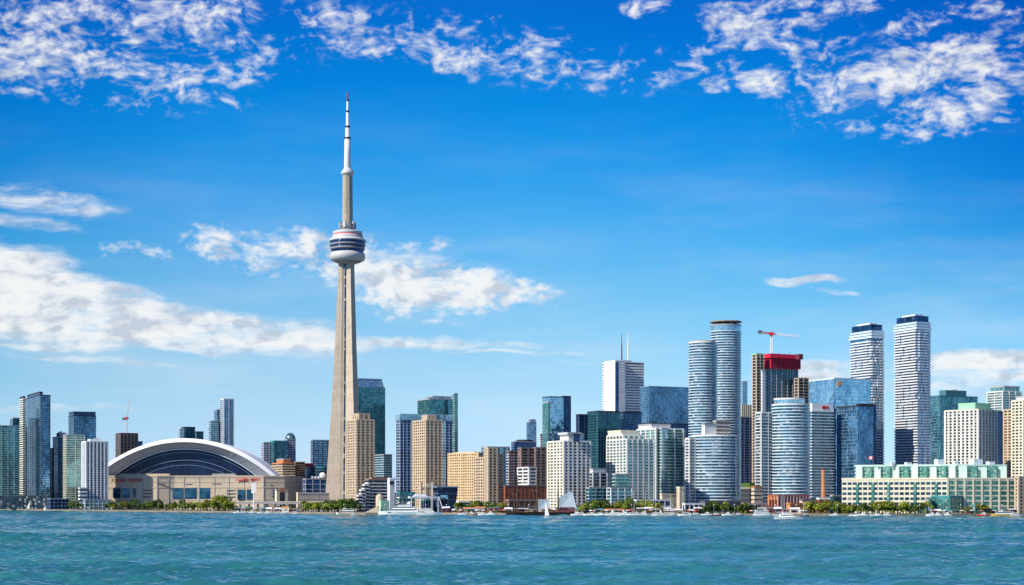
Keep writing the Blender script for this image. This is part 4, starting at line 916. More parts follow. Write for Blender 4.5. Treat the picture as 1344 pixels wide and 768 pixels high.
o = tower('glass_atrium', 'teal glass entrance hall with a sloping end before the cream waterfront building', 'building', rect(1222, 1246, 1276, 1490, 40), 652, C('green', 3.2, [('floor_band', 'teal', .45, .15, 0)], [('mullion', 'teal', 5, .4, .2, (0, 3))], 'teal'))
m = MB(); a, b = X(1207, 1492) - o.location.x, X(1223, 1492) - o.location.x; yy = 1493 - o.location.y
m.idx([(a, yy, 0), (b, yy, 0), (b, yy, HZ(o, 652.5)), (a, yy + 12, 0), (b, yy + 12, 0), (b, yy + 12, HZ(o, 652.5))], [[0, 1, 2], [5, 4, 3], [0, 2, 5, 3], [1, 4, 5, 2], [0, 3, 4, 1]]); m.build('sloping_glass', G['green'], o)
o = tower('pavilion', 'long low red roofed pavilion at the left end of the cream waterfront building', 'building', rect(1097, 1099, 1121, 1475), 664, C('flat', 3, [], [('post', 'wood', 3, .4, .2, (0, 3))], 'brick'), capm='brick')
o = tower('pavilion', 'low green glass cafe before the dark end of the cream waterfront building', 'building', rect(1276, 1280, 1292, 1478), 664, C('green', 3, [], [('post', 'teal', 4, .4, .2, (0, 3))], 'teal'))
# old brick power house
o = tower('power_house', 'orange and red brick hall with pale ribs below the round fronted condo', 'building', rect(1008, 1021, 1062, 1560), 651, C('brick', 30, [], [('rib', 'lilac', 3.6, .7, .5, (0,)), ('pilaster', 'orange', 5, 2.4, .3, (3,))], 'brick'), part='wall')
wall = o.children[0]
add(o, rect(1032, 1037, 1086, 1535), 661.5, C('orange', 9, [], [('pilaster', 'orange', 8, .9, .3, (0,))], 'orange'), part='front_range'); add(o, rect(1049, 1053, 1072, 1545), 656.5, C('stone', 9, [('window_row', 'smoke', 1.2, .05, 0)], [], 'slate'), part='middle_range')
add(o, rect(1072, 1075, 1089, 1550), 655, C('brick', 9, [('window_row', 'smoke', 1.5, .05, 0)], [], 'bright'), part='east_range')
for k in range(3):
    prism_part(o, 'archway', rect(1010 + k * 3.6, 1010.4 + k * 3.6, 1012.4 + k * 3.6, 1553), 1, HZ(o, 656), M['maroon'])
m = MB(); m.prism([(2.2 * math.cos(i * R(45) + .39), 2.2 * math.sin(i * R(45) + .39)) for i in range(8)], 0, Z(616, 1570) - GROUND, [(1.6 * math.cos(i * R(45) + .39), 1.6 * math.sin(i * R(45) + .39)) for i in range(8)])
o = empty('chimney', (X(1080.5, 1572), 1572, GROUND)); tag(o, 'tall slim orange brick chimney beside the old brick hall', 'chimney'); st_ = m.build('stack', M['orange'], o)
m = MB(); m.lathe([(1.65, Z(617.2, 1570) - GROUND), (2.1, Z(616.6, 1570) - GROUND), (2.1, Z(615.6, 1570) - GROUND), (1.3, Z(615.4, 1570) - GROUND)], 8); m.build('cap', M['brick'], o)
# low buildings behind the marina
LOW = [
 ('harbour_hall', 'long dark low hall on the pier at the left edge', rect(-40, -39, 64, 2398, 87), 651.5, C('smoke', 4, [('floor_band', 'slate', .5, .2, 0)], [('post', 'dark', 8, .9, .4, (0,))], 'dark')),
 ('glass_pavilion', 'low blue glazed pavilion right of the long dark pier hall', rect(62, 66, 91, 2310), 655, C('navy', 4.5, [('floor_band', 'bspan', .5, .2, 0)], [('post', 'bspan', 5, .4, .3, (0, 3))], 'bspan')),
 ('glass_pavilion', 'low pale glass pavilion in front of the small white condo', rect(109, 112, 146, 2190), 656.5, C('pale', 4, [('floor_band', 'bright', .5, .3, 0)], [('post', 'bright', 6, .4, .3, (0, 3))], 'steel')),
 ('theatre_hall', 'beige hall with a stepped end tower behind the marina masts', rect(866, 869, 897, 1600), 649, C('stone', 6, [('ledge', 'cream', .5, .2, 0)], [], 'stone')),
 ('market_hall', 'white low market hall with a long flat roof behind the marina', rect(832, 835, 880, 1560), 657, C('flat', 4, [('floor_band', 'bright', 1.6, .3, 0)], [('post', 'bright', 6, .6, .4, (0, 3))], 'bright')),
 ('market_hall', 'white low arcade right of the market hall under the bow fronted condo', rect(896, 899, 923, 1540), 662, C('flat', 4, [('floor_band', 'bright', 1.5, .3, 0)], [('post', 'bright', 5, .6, .4, (0, 3))], 'bright')),
 ('station_hall', 'grey low hall with slate roofs at the foot of the bow fronted condo', rect(919, 925, 972, 1600), 659, C('slate', 4.5, [('window_row', 'smoke', 1.4, .06, 0)], [('post', 'grey', 7, .5, .3, (0, 3))], 'slate')),
 ('parking_block', 'dark three storey block with a planted roof right of the bow fronted condo', rect(972, 984, 992, 1690), 641, C('dark', 4.5, [('floor_band', 'slate', .6, .2, 0)], [], 'rust')),
 ('cafe_building', 'beige cafe building at the left foot of the round fronted condo', rect(974, 977, 1006, 1560), 662, C('flat', 4, [('floor_band', 'stone', 1.8, .2, 0)], [('post', 'stone', 5, .8, .3, (0, 3))], 'grey')),
 ('dock_house', 'dark low dock house with teal roof left of the wedge shaped glass block', rect(553, 556, 575, 1660), 657, C('navy', 4.5, [('floor_band', 'dark', .6, .2, 0)], [('post', 'bspan', 6, .4, .3, (0, 3))], 'teal')),
 ('dock_house', 'cream and teal roofed house below the dark blue gridded tower', rect(522, 525, 545, 1760), 647, C('teal', 4, [('floor_band', 'cream', 1.4, .2, 0)], [], 'teal')),
 ('arcade_building', 'low rust red arcade at the foot of the golden hotel', rect(598, 602, 634, 1690), 659, C('smoke', 4, [('floor_band', 'brown', 1.4, .2, 0)], [('post', 'brick', 5, .9, .3, (0, 3))], 'bright')),
 ('boat_house', 'brown timber boat shed behind the black hulled schooner', rect(664, 668, 716, 1610), 657, C('wood', 5, [('window_row', 'smoke', 1.2, .06, 0)], [('post', 'mauve', 6, .5, .3, (0, 3))], 'mauve')),
 ('boat_house', 'low grey shed between the schooner and the marina', rect(742, 745, 774, 1600), 664, C('stone', 5, [('window_row', 'smoke', 1.2, .06, 0)], [], 'stone')),
 ('dock_office', 'small white dock office beside the power house chimney', rect(1087, 1089, 1098, 1500), 661, C('flat', 3.5, [('floor_band', 'bright', 1.4, .15, 0)], [], 'bright')),
 ('glass_hall', 'low teal glass hall behind the chimney and beside the cream waterfront building', rect(1090, 1093, 1106, 1640), 651, C('teal', 4, [('floor_band', 'tspan', .5, .15, 0)], [])),
]
for nm, lab, poly, yt, st_ in LOW:
    tower(nm, lab, 'building', poly, yt, st_, part='wall')
o = [x for x in COL.objects if x.get('label', '').startswith('beige hall with a stepped')][0]
add(o, rect(888, 892, 899, 1596), 640.5, C('stone', 30, [], [], 'cream'), part='end_tower')
o = [x for x in COL.objects if x.get('label', '').startswith('dark three storey block')][0]
prism_part(o, 'planted_roof', scaled(rect(972, 984, 992, 1690), .9), HZ(o, 641) + 1.0, HZ(o, 634), wall_mat('roof_planting', (.06, .12, .02), .9, .5, .1, .6)); add(o, rect(986, 990, 1001, 1686), 639.5, C('stone', 4, [('window_row', 'smoke', 1.2, .06, 0)], [], 'orange'), part='side_wing')
# wedge shaped glass block, wider at its eaves
o = empty('glass_block', (X(586, 1650), 1660, GROUND)); tag(o, 'dark blue glass block that widens towards its eaves by the quay', 'building'); o['Y'] = 1650.0
tp = rect(568, 574, 601, 1640); bt = rect(574, 580, 597, 1646)
prism_part(o, 'glass_wall', bt, 0, HZ(o, 640), G['navy'], top=tp); prism_part(o, 'roof', offset(tp, .5), HZ(o, 640), HZ(o, 638.4), M['bspan'])
prism_part(o, 'bay_window', rect(577, 581, 588, 1637), HZ(o, 655), HZ(o, 650), G['sky'])
for i in range(3):
    q = [tuple(Vector(b).lerp(Vector(t), (i + 1) / 4)) for b, t in zip(bt, tp)]; prism_part(o, 'floor_band', offset(q, .12), HZ(o, 640) * (i + 1) / 4, HZ(o, 640) * (i + 1) / 4 + .5, M['bspan'])
# white canopy on masts by the ferry
o = empty('canopy', (X(560, 1640), 1640, GROUND)); tag(o, 'white flat roofed canopy on slim posts behind the white ferry', 'canopy'); o['Y'] = 1640.0
prism_part(o, 'roof', rect(536, 538, 577, 1625), HZ(o, 654), HZ(o, 651.8), M['bright'])
q = rect(541, 543, 562, 1628); prism_part(o, 'skylight', q, HZ(o, 651.8), HZ(o, 648.8), M['bright'], top=scaled(q, .6))
for px in (540, 549, 558, 567, 575): m = MB(); m.tube((0, 0, 0), (0, 0, HZ(o, 654)), .3, n=8); m.build('post', M['bright'], o, (X(px, 1632) - o.location.x, -6, 0))
m = MB(); m.tube((X(576, 1630) - o.location.x, -12, HZ(o, 652)), (X(583, 1630) - o.location.x, -14, 0), .35, n=8); m.build('brace', M['bright'], o)
for lab, a, b in (('white double legged concrete frame behind the white canopy', 551, 571),):
    o = empty('gantry', (X(560, 1700), 1700, GROUND)); tag(o, lab, 'gantry'); o['Y'] = 1700.0
    for x0, x1, yt in ((551, 554.5, 633), (557.5, 559.5, 638), (566.5, 570, 632.5)): prism_part(o, 'column', rect(x0, x0 + 1, x1, 1700), 0, HZ(o, yt), M['stone'])
    prism_part(o, 'crossbeam', rect(552, 553, 569, 1701), HZ(o, 643), HZ(o, 640), M['stone']); prism_part(o, 'top_block', rect(558, 559, 565, 1701.5), HZ(o, 640), HZ(o, 635), M['cream'])
# white pylon and pale silo beside the ferry
o = empty('lift_tower', (X(514, 1665), 1665, GROUND)); tag(o, 'white slab tower with a dark opening at its top by the white ferry', 'tower'); o['Y'] = 1665.0
prism_part(o, 'shaft', rect(508.5, 511.5, 518, 1665), 0, HZ(o, 628), M['marble']); prism_part(o, 'opening', rect(511.4, 511.7, 517, 1664.6), HZ(o, 636), HZ(o, 631.5), M['dark']); prism_part(o, 'top_beam', rect(509, 512, 524, 1666), HZ(o, 630), HZ(o, 627.2), M['bright'])
o = empty('silo', (X(498, 1640), 1640, GROUND)); tag(o, 'pale domed silo with a mint green wall on the quay', 'silo'); o['Y'] = 1640.0
m = MB(); m.lathe([(3.6, 0), (3.6, HZ(o, 654))] + [(3.6 * math.cos(a), HZ(o, 654) + 4.2 * math.sin(a)) for a in [R(15 * i) for i in range(1, 6)]], 24); m.build('drum', M['stone'], o)
prism_part(o, 'side_wall', rect(497, 500, 511, 1632), 0, HZ(o, 657), wall_mat('mint_green_wall', (.42, .66, .46), .6))
m = MB(); m.idx([(X(478, 1622) - o.location.x, -16, 0), (X(496, 1622) - o.location.x, -16, 0), (X(496, 1622) - o.location.x, -16, HZ(o, 664)), (X(478, 1622) - o.location.x, -9, 0), (X(496, 1622) - o.location.x, -9, 0), (X(496, 1622) - o.location.x, -9, HZ(o, 664))], [[0, 1, 2], [5, 4, 3], [0, 2, 5, 3], [1, 4, 5, 2], [0, 3, 4, 1]]); m.build('ramp', M['stone'], o)
# elevated road and tall sign pylon by the stadium
o = empty('viaduct', (X(380, 2010), 2010, GROUND)); tag(o, 'elevated concrete road on columns crossing in front of the stadium end', 'road bridge'); o['Y'] = 2010.0
m = MB(); m.box(X(300, 2010) - o.location.x, X(433, 2010) - o.location.x, -6, 6, HZ(o, 661.6), HZ(o, 659.2)); m.build('deck', M['grey'], o)
m = MB(); m.box(X(300, 2010) - o.location.x, X(433, 2010) - o.location.x, -6.2, -5.9, HZ(o, 659.3), HZ(o, 658.2)); m.build('barrier', M['stone'], o)
for k in range(12): m = MB(); m.box(-.8, .8, -3, 3, 0, HZ(o, 661.5)); m.build('column', M['grey'], o, (X(304 + k * 11.5, 2010) - o.location.x, 0, 0))
o = empty('sign_pylon', (X(333, 1960), 1960, GROUND)); tag(o, 'tall white blank sign pylon in front of the stadium', 'sign'); o['Y'] = 1960.0
m = MB(); m.tube((0, 0, 0), (0, 0, HZ(o, 646)), .7, .6, 10); m.build('pole', M['bright'], o); m = MB(); m.box(-2.6, 2.6, -.6, .6, HZ(o, 647), HZ(o, 634)); m.build('panel', M['bright'], o); m = MB(); m.lathe([(.2, HZ(o, 649)), (1.2, HZ(o, 648)), (1.2, HZ(o, 646.8)), (.2, HZ(o, 646))], 12); m.build('lamp_head', M['bright'], o, (0, -.9, 0))
# flag on the terminal roof
o = empty('flag', (X(1146, 1540), 1540, Z(611, 1540))); tag(o, 'small red and white flag on the roof of the cream waterfront building', 'flag')
m = MB(); m.tube((0, 0, -3), (0, 0, 8.5), .12, n=6); m.build('pole', M['steel'], o)
for x0, x1, mk, z in ((-4.4, -3.3, 'sign_red', 0), (-3.3, -1.1, 'bright', 0), (-1.1, 0, 'sign_red', 0)): m = MB(); m.box(x0, x1 - .003, -.04, .04, 5.6, 8.3); m.build('cloth', M[mk], o)
m = MB(); m.prism([(-.5, 0), (0, -.62), (.5, 0), (.2, .55), (-.2, .55)], -.01, .01); l = m.build('leaf_emblem', M['sign_red'], o, (-2.2, -.06, 7)); l.rotation_euler = (R(90), R(180), 0)

# distant low city between the towers
rr = random.Random(11)
FAR = []
for i in range(46):
    px = -30 + i * 31 + rr.uniform(-8, 8); Yd = rr.uniform(2900, 3800); w = rr.uniform(9, 18)
    FAR.append((px, w, rr.uniform(639, 652), Yd))
for k, (px, w, yt, Yd) in enumerate(FAR):
    mk = ('stone', 'grey', 'lilac', 'brown', 'slate')[k % 5]
    q = rect(px - w, px - w * .5, px + w, Yd)
    tower('far_block', 'low far city block showing in a gap between the skyline towers', 'building', q, yt, C(mk, 3.6, [('window_row', 'smoke', 1.5, .08, 0)] if yt < 650 else [], []), part='wall', group='far city blocks behind the skyline')

# ------------------------------------------------------------------ cranes
def lattice(m, a, b, w, n, r=.18):
    a, b = Vector(a), Vector(b); d = (b - a).normalized(); t = Vector((0, 0, 1)) if abs(d.z) < .8 else Vector((0, 1, 0))
    e = d.cross(t).normalized() * w / 2; g = d.cross(e).normalized() * w / 2
    cs = [e + g, -e + g, -e - g, e - g]
    for c in cs: m.tube(a + c, b + c, r, n=5)
    for i in range(n):
        p, q = a.lerp(b, i / n), a.lerp(b, (i + 1) / n)
        for k in range(4): m.tube(p + cs[k], q + cs[(k + 1) % 4], r * .7, n=4)
def crane(px, Y, ytop, ybot, jib, cjib, lab, col):
    o = empty('tower_crane', (X(px, Y), Y, Z(ybot, Y))); tag(o, lab, 'crane')
    h = Z(ytop, Y) - Z(ybot, Y); s = Y / FPX
    m = MB(); lattice(m, (0, 0, 0), (0, 0, h), 2.2, 10, .32); m.build('mast', M['bright'], o)
    m = MB(); m.box(-1.4, 1.4, -1.4, 1.4, h - .2, h + 1.6); m.build('slewing_ring', M['slate'], o)
    m = MB(); m.box(-2.4, 2.4, -1.6, 1.6, h + 1.5, h + 4.6); m.build('machine_house', M['sign_red'], o); m = MB(); m.box(2.4, 4.2, -2.2, -.6, h + 1.2, h + 3.6); m.build('cab', G['pale'], o)
    e = (jib[0] * s, 0, h + jib[1] * s); m = MB(); lattice(m, (0, 0, h + 3), e, 1.6, 14, .25); m.build('jib', col, o)
    e = (cjib[0] * s, 0, h + cjib[1] * s); m = MB(); lattice(m, (0, 0, h + 3), e, 1.5, 5, .28); m.build('counter_jib', M['sign_red'], o)
    m = MB(); m.box(e[0] - 2.2, e[0] + 2.0, -1.4, 1.4, e[2] - 1.6, e[2] + 2.0); m.build('counterweight', M['slate'], o)
crane(1012.5, 1885, 441.5, 463.5, (36, 0), (-15, 5.5), 'red and white tower crane above the crimson hoarding', M['bright'])
crane(166, 2770, 551, 569, (4, 27), (-3.5, 1), 'thin pale crane with a steep jib on the dark unfinished tower', M['bright'])

# ------------------------------------------------------------------ trees
def leaf_mat(name, col, col2):
    mt, nt, bs = newmat(name)
    tc = nt.node('ShaderNodeTexCoord').outputs['Object']; rnd = nt.node('ShaderNodeObjectInfo').outputs['Random']
    a = nt.noise(nt.vm('ADD', tc, nt.vm('SCALE', (17., 31., 7.), scale=rnd)), .9, 2.0, .5).outputs['Fac']
    c = nt.mix(nt.smooth(a, .35, .65), col, col2); c = nt.vm('SCALE', c, scale=nt.m('MULTIPLY_ADD', rnd, .9, .6))
    nt.l.new(c, bs.inputs['Base Color']); bs.inputs['Roughness'].default_value = .65
    bs.inputs['Specular IOR Level'].default_value = .2
    return mt
LEAF = [leaf_mat('green_leaves', (.05, .095, .014), (.125, .175, .024)), leaf_mat('lime_leaves', (.18, .22, .018), (.30, .32, .03)), leaf_mat('dark_leaves', (.022, .055, .014), (.06, .105, .022))]
BARK = plain_mat('bark', (.09, .065, .045), .9)
def crown_mesh(seed, mat, w, h, kind):
    rr = random.Random(seed); m = MB()
    ncl = rr.choice((13, 17, 22)) if kind != 'shrub' else 14
    for c in range(ncl):
        while True:
            u = Vector((rr.uniform(-1, 1), rr.uniform(-1, 1), rr.uniform(-1, 1)))
            if .35 < u.length < 1: break
        cr = rr.uniform(.18, .40); ctr = Vector((u.x * .72 * w, u.y * .72 * w, u.z * .66 * h))
        if kind == 'willow': ctr.z -= .25 * h * (u.x ** 2 + u.y ** 2)
        for k in range(46):
            d = Vector((rr.gauss(0, 1), rr.gauss(0, 1), rr.gauss(0, 1))).normalized() * (cr * rr.uniform(.55, 1.05))
            p = ctr + Vector((d.x * w, d.y * w, d.z * h * .9)); s = rr.uniform(.05, .10) * w
            n = (d.normalized() + Vector((rr.uniform(-.7, .7), rr.uniform(-.7, .7), rr.uniform(-.2, .9)))).normalized()
            t = n.cross(Vector((.3, .2, 1))).normalized(); b = n.cross(t)
            r1 = rr.uniform(0, 6.28); t2 = t * math.cos(r1) + b * math.sin(r1); b2 = n.cross(t2)
            m.face([p - t2 * s - b2 * s * .6, p + t2 * s * 1.1 - b2 * s * .3, p + t2 * s * .5 + b2 * s * .9, p - t2 * s * .7 + b2 * s * .7])
    return m.mesh('crown', mat)
CROWNS = {}
for li in range(3):
    for k in range(7): CROWNS[('tree', li, k)] = crown_mesh(li * 100 + k, LEAF[li], 1.0, 1.0, 'tree')
    for k in range(3): CROWNS[('shrub', li, k)] = crown_mesh(50 + li * 10 + k, LEAF[li], 1.0, 1.0, 'shrub')
m = MB(); m.tube((0, 0, -.05), (0, 0, .6), .05, .028, 8)
for a in range(5):
    m.tube((0, 0, .38 + .05 * a), (.24 * math.cos(a * 1.9), .24 * math.sin(a * 1.9), .72 + .04 * a), .022, .008, 5)
TRUNK = m.mesh('trunk', BARK)
trr = random.Random(5)
def tree(px, Y, h, w, li, lab, group, shrub=False):
    o = empty('shrub' if shrub else 'tree', (X(px, Y), Y, GROUND), trr.uniform(0, 6.28)); tag(o, lab, 'shrub' if shrub else 'tree', group)
    w *= trr.uniform(.75, 1.2)
    if not shrub:
        t = link('trunk', TRUNK, o); t.scale = (h, h, h)
        c = link('crown', CROWNS[('tree', li, trr.randrange(7))], o, (0, 0, h * .54)); c.scale = (w, w * trr.uniform(.85, 1.1), h * .48)
    else:
        t = link('stem', TRUNK, o); t.scale = (h * .8,) * 3
        c = link('crown', CROWNS[('shrub', li, trr.randrange(3))], o, (0, 0, h * .46)); c.scale = (w, w, h * .52)
def tree_row(px0, px1, n, hmin, hmax, mix, lab, group, dmin=8, dmax=30, shrub=False, hfun=None):
    for i in range(n):
        px = px0 + (px1 - px0) * (i + trr.uniform(.15, .85)) / n; Y = shore_y(px) + trr.uniform(dmin, dmax)
        h = trr.uniform(hmin, hmax); h *= hfun(px) if hfun else 1
        tree(px, Y, h, h * trr.uniform(.46, .66), trr.choice(mix), lab, group, shrub)
tree_row(92, 110, 6, 9, 13, (2, 2, 0), 'dark tree in the clump left of the pale glass pavilion', 'dark trees left of the pale glass pavilion')
tree_row(141, 305, 44, 7, 15, (0, 1, 0, 1, 2), 'green tree in the row in front of the stadium wall', 'trees in front of the stadium', 10, 50)
for px in (287, 296): tree(px, shore_y(px) + 14, 20, 9.5, 1, 'tall light green tree at the right end of the stadium tree row', 'tall trees at the end of the stadium row')
tree_row(141, 345, 34, 2.5, 4.5, (0, 1, 2), 'low shrub along the quay below the stadium', 'shrubs along the stadium quay', 4, 9, True)
tree_row(306, 396, 9, 5, 9, (0, 2), 'small tree in front of the elevated road', 'trees in front of the elevated road', 15, 40)
tree_row(397, 428, 10, 10, 13, (1, 1, 1, 0), 'lime green tree left of the foot of the concrete needle', 'lime trees by the concrete needle', 10, 40)
tree_row(424, 470, 14, 11, 16, (2, 0, 0), 'dark green tree at the foot of the concrete needle', 'dark trees by the concrete needle', 12, 45)
tree_row(600, 662, 13, 8, 14, (0, 1, 0, 2), 'green tree on the quay below the golden hotel', 'trees below the golden hotel', 10, 40)
tree_row(742, 772, 6, 6, 10, (0, 1), 'small green tree on the quay behind the schooner stern', 'trees behind the schooner', 10, 40)
tree_row(770, 866, 34, 6, 16, (1, 0, 1, 0), 'green tree in the park behind the marina', 'trees behind the marina', 12, 55)
tree_row(924, 990, 17, 6, 13, (0, 1, 2, 0), 'round green tree below the bow fronted condo', 'trees below the bow fronted condo', 8, 24)
tree_row(1060, 1112, 15, 9, 14, (1, 0, 1), 'lime green tree in front of the brick power house', 'trees in front of the power house', 6, 22)
tree_row(1112, 1218, 28, 5, 13, (0, 1, 0, 1, 2), 'green tree in front of the cream waterfront building', 'trees in front of the waterfront building', 5, 20)
tree_row(1256, 1300, 6, 6, 11, (0, 1), 'green tree before the dark glazed end of the waterfront building', 'trees before the dark glazed end', 5, 14)

# ------------------------------------------------------------------ boats
def hull_mesh(L, Bm, H, mat, draft=.5, sheer=.35, transom=.75):
    m = MB(); n = 12; rows = []
    for i in range(n + 1):
        t = i / n; b = Bm / 2 * (transom + (1 - transom) * min(1, t / .35)) * (1 - max(0, (t - .5) / .5) ** 2.2)
        z = H * (1 + sheer * max(0, t - .3) ** 1.5 * 1.4); x = -L / 2 + L * t; fl = .80
        xs = x - L * .05 * max(0, t - .7) / .3
        rows.append([(xs, -b * fl * .6, -draft), (x, -b * fl, H * .15), (x, -b, z), (x, b, z), (x, b * fl, H * .15), (xs, b * fl * .6, -draft)])
    k = 6
    for a, b in zip(rows, rows[1:]):
        m.idx(a + b, [[i, (i + 1) % k, k + (i + 1) % k, k + i][::-1] for i in range(k)])
    m.idx(rows[0], [list(range(k))]); m.idx(rows[-1], [list(reversed(range(k)))])
    return m.mesh('hull', mat)
HULL_W = wall_mat('white_gelcoat', (.82, .82, .80), .3, .05, .10)
def boat(nm, lab, cat, px, Y, face, group=None):
    return tag(empty(nm, (X(px, Y), Y, 0.05), 0 if face > 0 else math.pi), lab, cat, group)
def cabin(o, x0, x1, w, z0, z1, mat=None, win=True, rake=.6, nm='cabin', band=(.42, .78)):
    m = MB(); q = [(x0, -w / 2), (x1, -w / 2), (x1, w / 2), (x0, w / 2)]; tp = [(x0 + rake * .3, -w * .44), (x1 - rake, -w * .44), (x1 - rake, w * .44), (x0 + rake * .3, w * .44)]
    m.prism(q, z0, z1, tp); c = m.build(nm, mat or HULL_W, o)
    if win:
        m = MB(); h = z1 - z0; a, b = band
        q1 = [(x0 + (x1 - x0) * .08, -w * .485), (x1 - (rake * a) + .05, -w * .485), (x1 - (rake * a) + .05, w * .485), (x0 + (x1 - x0) * .08, w * .485)]
        m.prism(q1, z0 + h * a, z0 + h * b); m.build('cabin_window', G['smoke'], c)
    return c
def sailboat(px, Y, L, mast, face=1, lab='', group=None, sail=None, hull=None, furled=True):
    o = boat('sailboat', lab, 'sailboat', px, Y, face, group)
    link('hull', hull_mesh(L, L * .3, L * .11, hull or HULL_W), o); cabin(o, -L * .12, L * .22, L * .18, L * .12, L * .17)
    m = MB(); m.tube((L * .08, 0, L * .1), (L * .08, 0, mast), .13, .08, 8); ms = m.build('mast', M['bright'], o)
    m = MB(); m.tube((L * .08, 0, L * .24), (-L * .34, 0, L * .23), .09, n=6); m.build('boom', M['bright'], ms)
    m = MB()
    for e in ((L * .5, 0, L * .13), (-L * .48, 0, L * .11)): m.tube((L * .08, 0, mast * .97), e, .03, n=4)
    m.build('rigging', M['steel'], ms)
    if sail:
        m = MB(); a, b, c = (L * .06, 0, L * .27), (-L * .33, .5, L * .26), (L * .06, 0, mast * .95)
        m.idx([a, b, c, (a[0], .12, a[2]), (b[0], .62, b[2]), (c[0], .12, c[2])], [[0, 1, 2], [5, 4, 3], [0, 3, 4, 1], [1, 4, 5, 2], [2, 5, 3, 0]]); m.build('mainsail', sail, o)
    elif furled:
        m = MB(); m.tube((L * .05, 0, L * .27), (-L * .32, 0, L * .26), .28, .2, 8); m.build('furled_sail', M['canvas'], o)
    return o
def motorboat(px, Y, L, face=1, lab='', group=None, fly=True, hull=None):
    o = boat('motorboat', lab, 'motorboat', px, Y, face, group)
    link('hull', hull_mesh(L, L * .32, L * .13, hull or HULL_W), o); c = cabin(o, -L * .28, L * .22, L * .24, L * .13, L * .27, rake=L * .09)
    if fly: cabin(o, -L * .22, L * .04, L * .18, L * .27, L * .34, win=False, nm='flybridge')
    m = MB(); m.tube((-L * .1, 0, L * .3), (-L * .12, 0, L * .48), .06, n=5); m.build('aerial', M['bright'], o)
    return o
sailboat(38, 2385, 11, 13, 1, 'small white sailboat with a raised sail near the dark pier hall', sail=M['bright']); sailboat(57.5, 2300, 11, 15, -1, 'small white sailboat with a rust red hull stripe and bare mast at left', hull=M['orange'], furled=True)
sailboat(59, 2240, 6, 8.5, 1, 'tiny white dinghy nearest the water at far left', sail=M['bright'])
brr = random.Random(21)
for i, px in enumerate((311, 320, 331, 343, 352, 366, 374, 388)):
    if i % 2: sailboat(px, shore_y(px) - 9, 9, 13, 1 if i % 3 else -1, 'small moored sailing boat in the row below the elevated road', 'moored boats below the elevated road')
    else: motorboat(px, shore_y(px) - 8, 8, 1 if i % 3 else -1, 'small moored white motorboat below the elevated road', 'moored motorboats below the elevated road')
def tour_boat(px, Y, L, lab, decks=2, face=1, hull=None):
    o = boat('tour_boat', lab, 'tour boat', px, Y, face)
    link('hull', hull_mesh(L, L * .24, L * .085, hull or HULL_W, sheer=.2, transom=.9), o); z = L * .085
    for d in range(decks):
        x0, x1 = -L * (.44 - .05 * d), L * (.30 - .08 * d); h = L * .085
        c = cabin(o, x0, x1, L * .2, z, z + h, rake=L * .03, nm='deckhouse'); m = MB(); m.box(x0 - .4, x1 + .3, -L * .105, L * .105, z + h, z + h + .22); m.build('deck_roof', M['bright'], o); z += h + .22
    cabin(o, L * .02, L * .16, L * .14, z, z + L * .06, rake=L * .02, nm='wheelhouse')
    for k in range(6): m = MB(); m.tube((0, 0, z), (0, 0, z + 1.0), .05, n=4); m.build('rail_post', M['bright'], o, (-L * .36 + k * L * .06, -L * .09, 0))
    m = MB(); m.tube((L * .06, 0, z), (L * .05, 0, z + L * .16), .09, .05, 6); m.build('mast', M['bright'], o)
    return o
tour_boat(455, 1640, 20, 'white two deck tour boat moored below the concrete needle', 2, -1)
motorboat(464, 1540, 5.5, 1, 'tiny white motorboat right of the moored tour boat', fly=False)
# big white ferry yacht
o = boat('ferry', 'large white ferry with stepped decks and dark window strips beside the silo', 'ferry', 525, 1568, -1)
link('hull', hull_mesh(40, 9, 3.0, HULL_W, sheer=.3, transom=.92), o)
for x0, x1, w, z0, z1 in ((-17, 12, 8.2, 3.0, 5.4), (-14, 7, 7.4, 5.6, 7.8), (-10, 3, 6.0, 8.0, 9.8)):
    cabin(o, x0, x1, w, z0, z1, rake=2.4, nm='deckhouse', band=(.5, .74)); m = MB(); m.box(x0 - 1.2, x1 - 1.6, -w / 2 - .1, w / 2 + .1, z1, z1 + .2); m.build('deck_roof', M['bright'], o)
m = MB(); m.prism([(-9, -1.6), (-6, -1.6), (-6, 1.6), (-9, 1.6)], 10.0, 12.4, [(-10, -1.3), (-7.6, -1.3), (-7.6, 1.3), (-10, 1.3)]); m.build('funnel', M['bright'], o); m = MB(); m.tube((-2, 0, 9.8), (-3, 0, 15), .12, .06, 6); m.build('mast', M['bright'], o)
o = sailboat(563, 1530, 23, 29, 1, 'white motor sailing yacht with a tall mast in front of the canopy', hull=HULL_W); cabin(o, -7, 4, 4, 3.6, 5.4, rake=1.6, nm='deckhouse')
for i, (px, L) in enumerate(((607, 8), (620, 9), (633, 8), (645, 10))): motorboat(px, shore_y(px) - 8, L, 1 if i % 2 else -1, 'small motorboat moored below the golden hotel', 'motorboats below the golden hotel', fly=bool(i % 2), hull=M['orange'] if i == 1 else None)
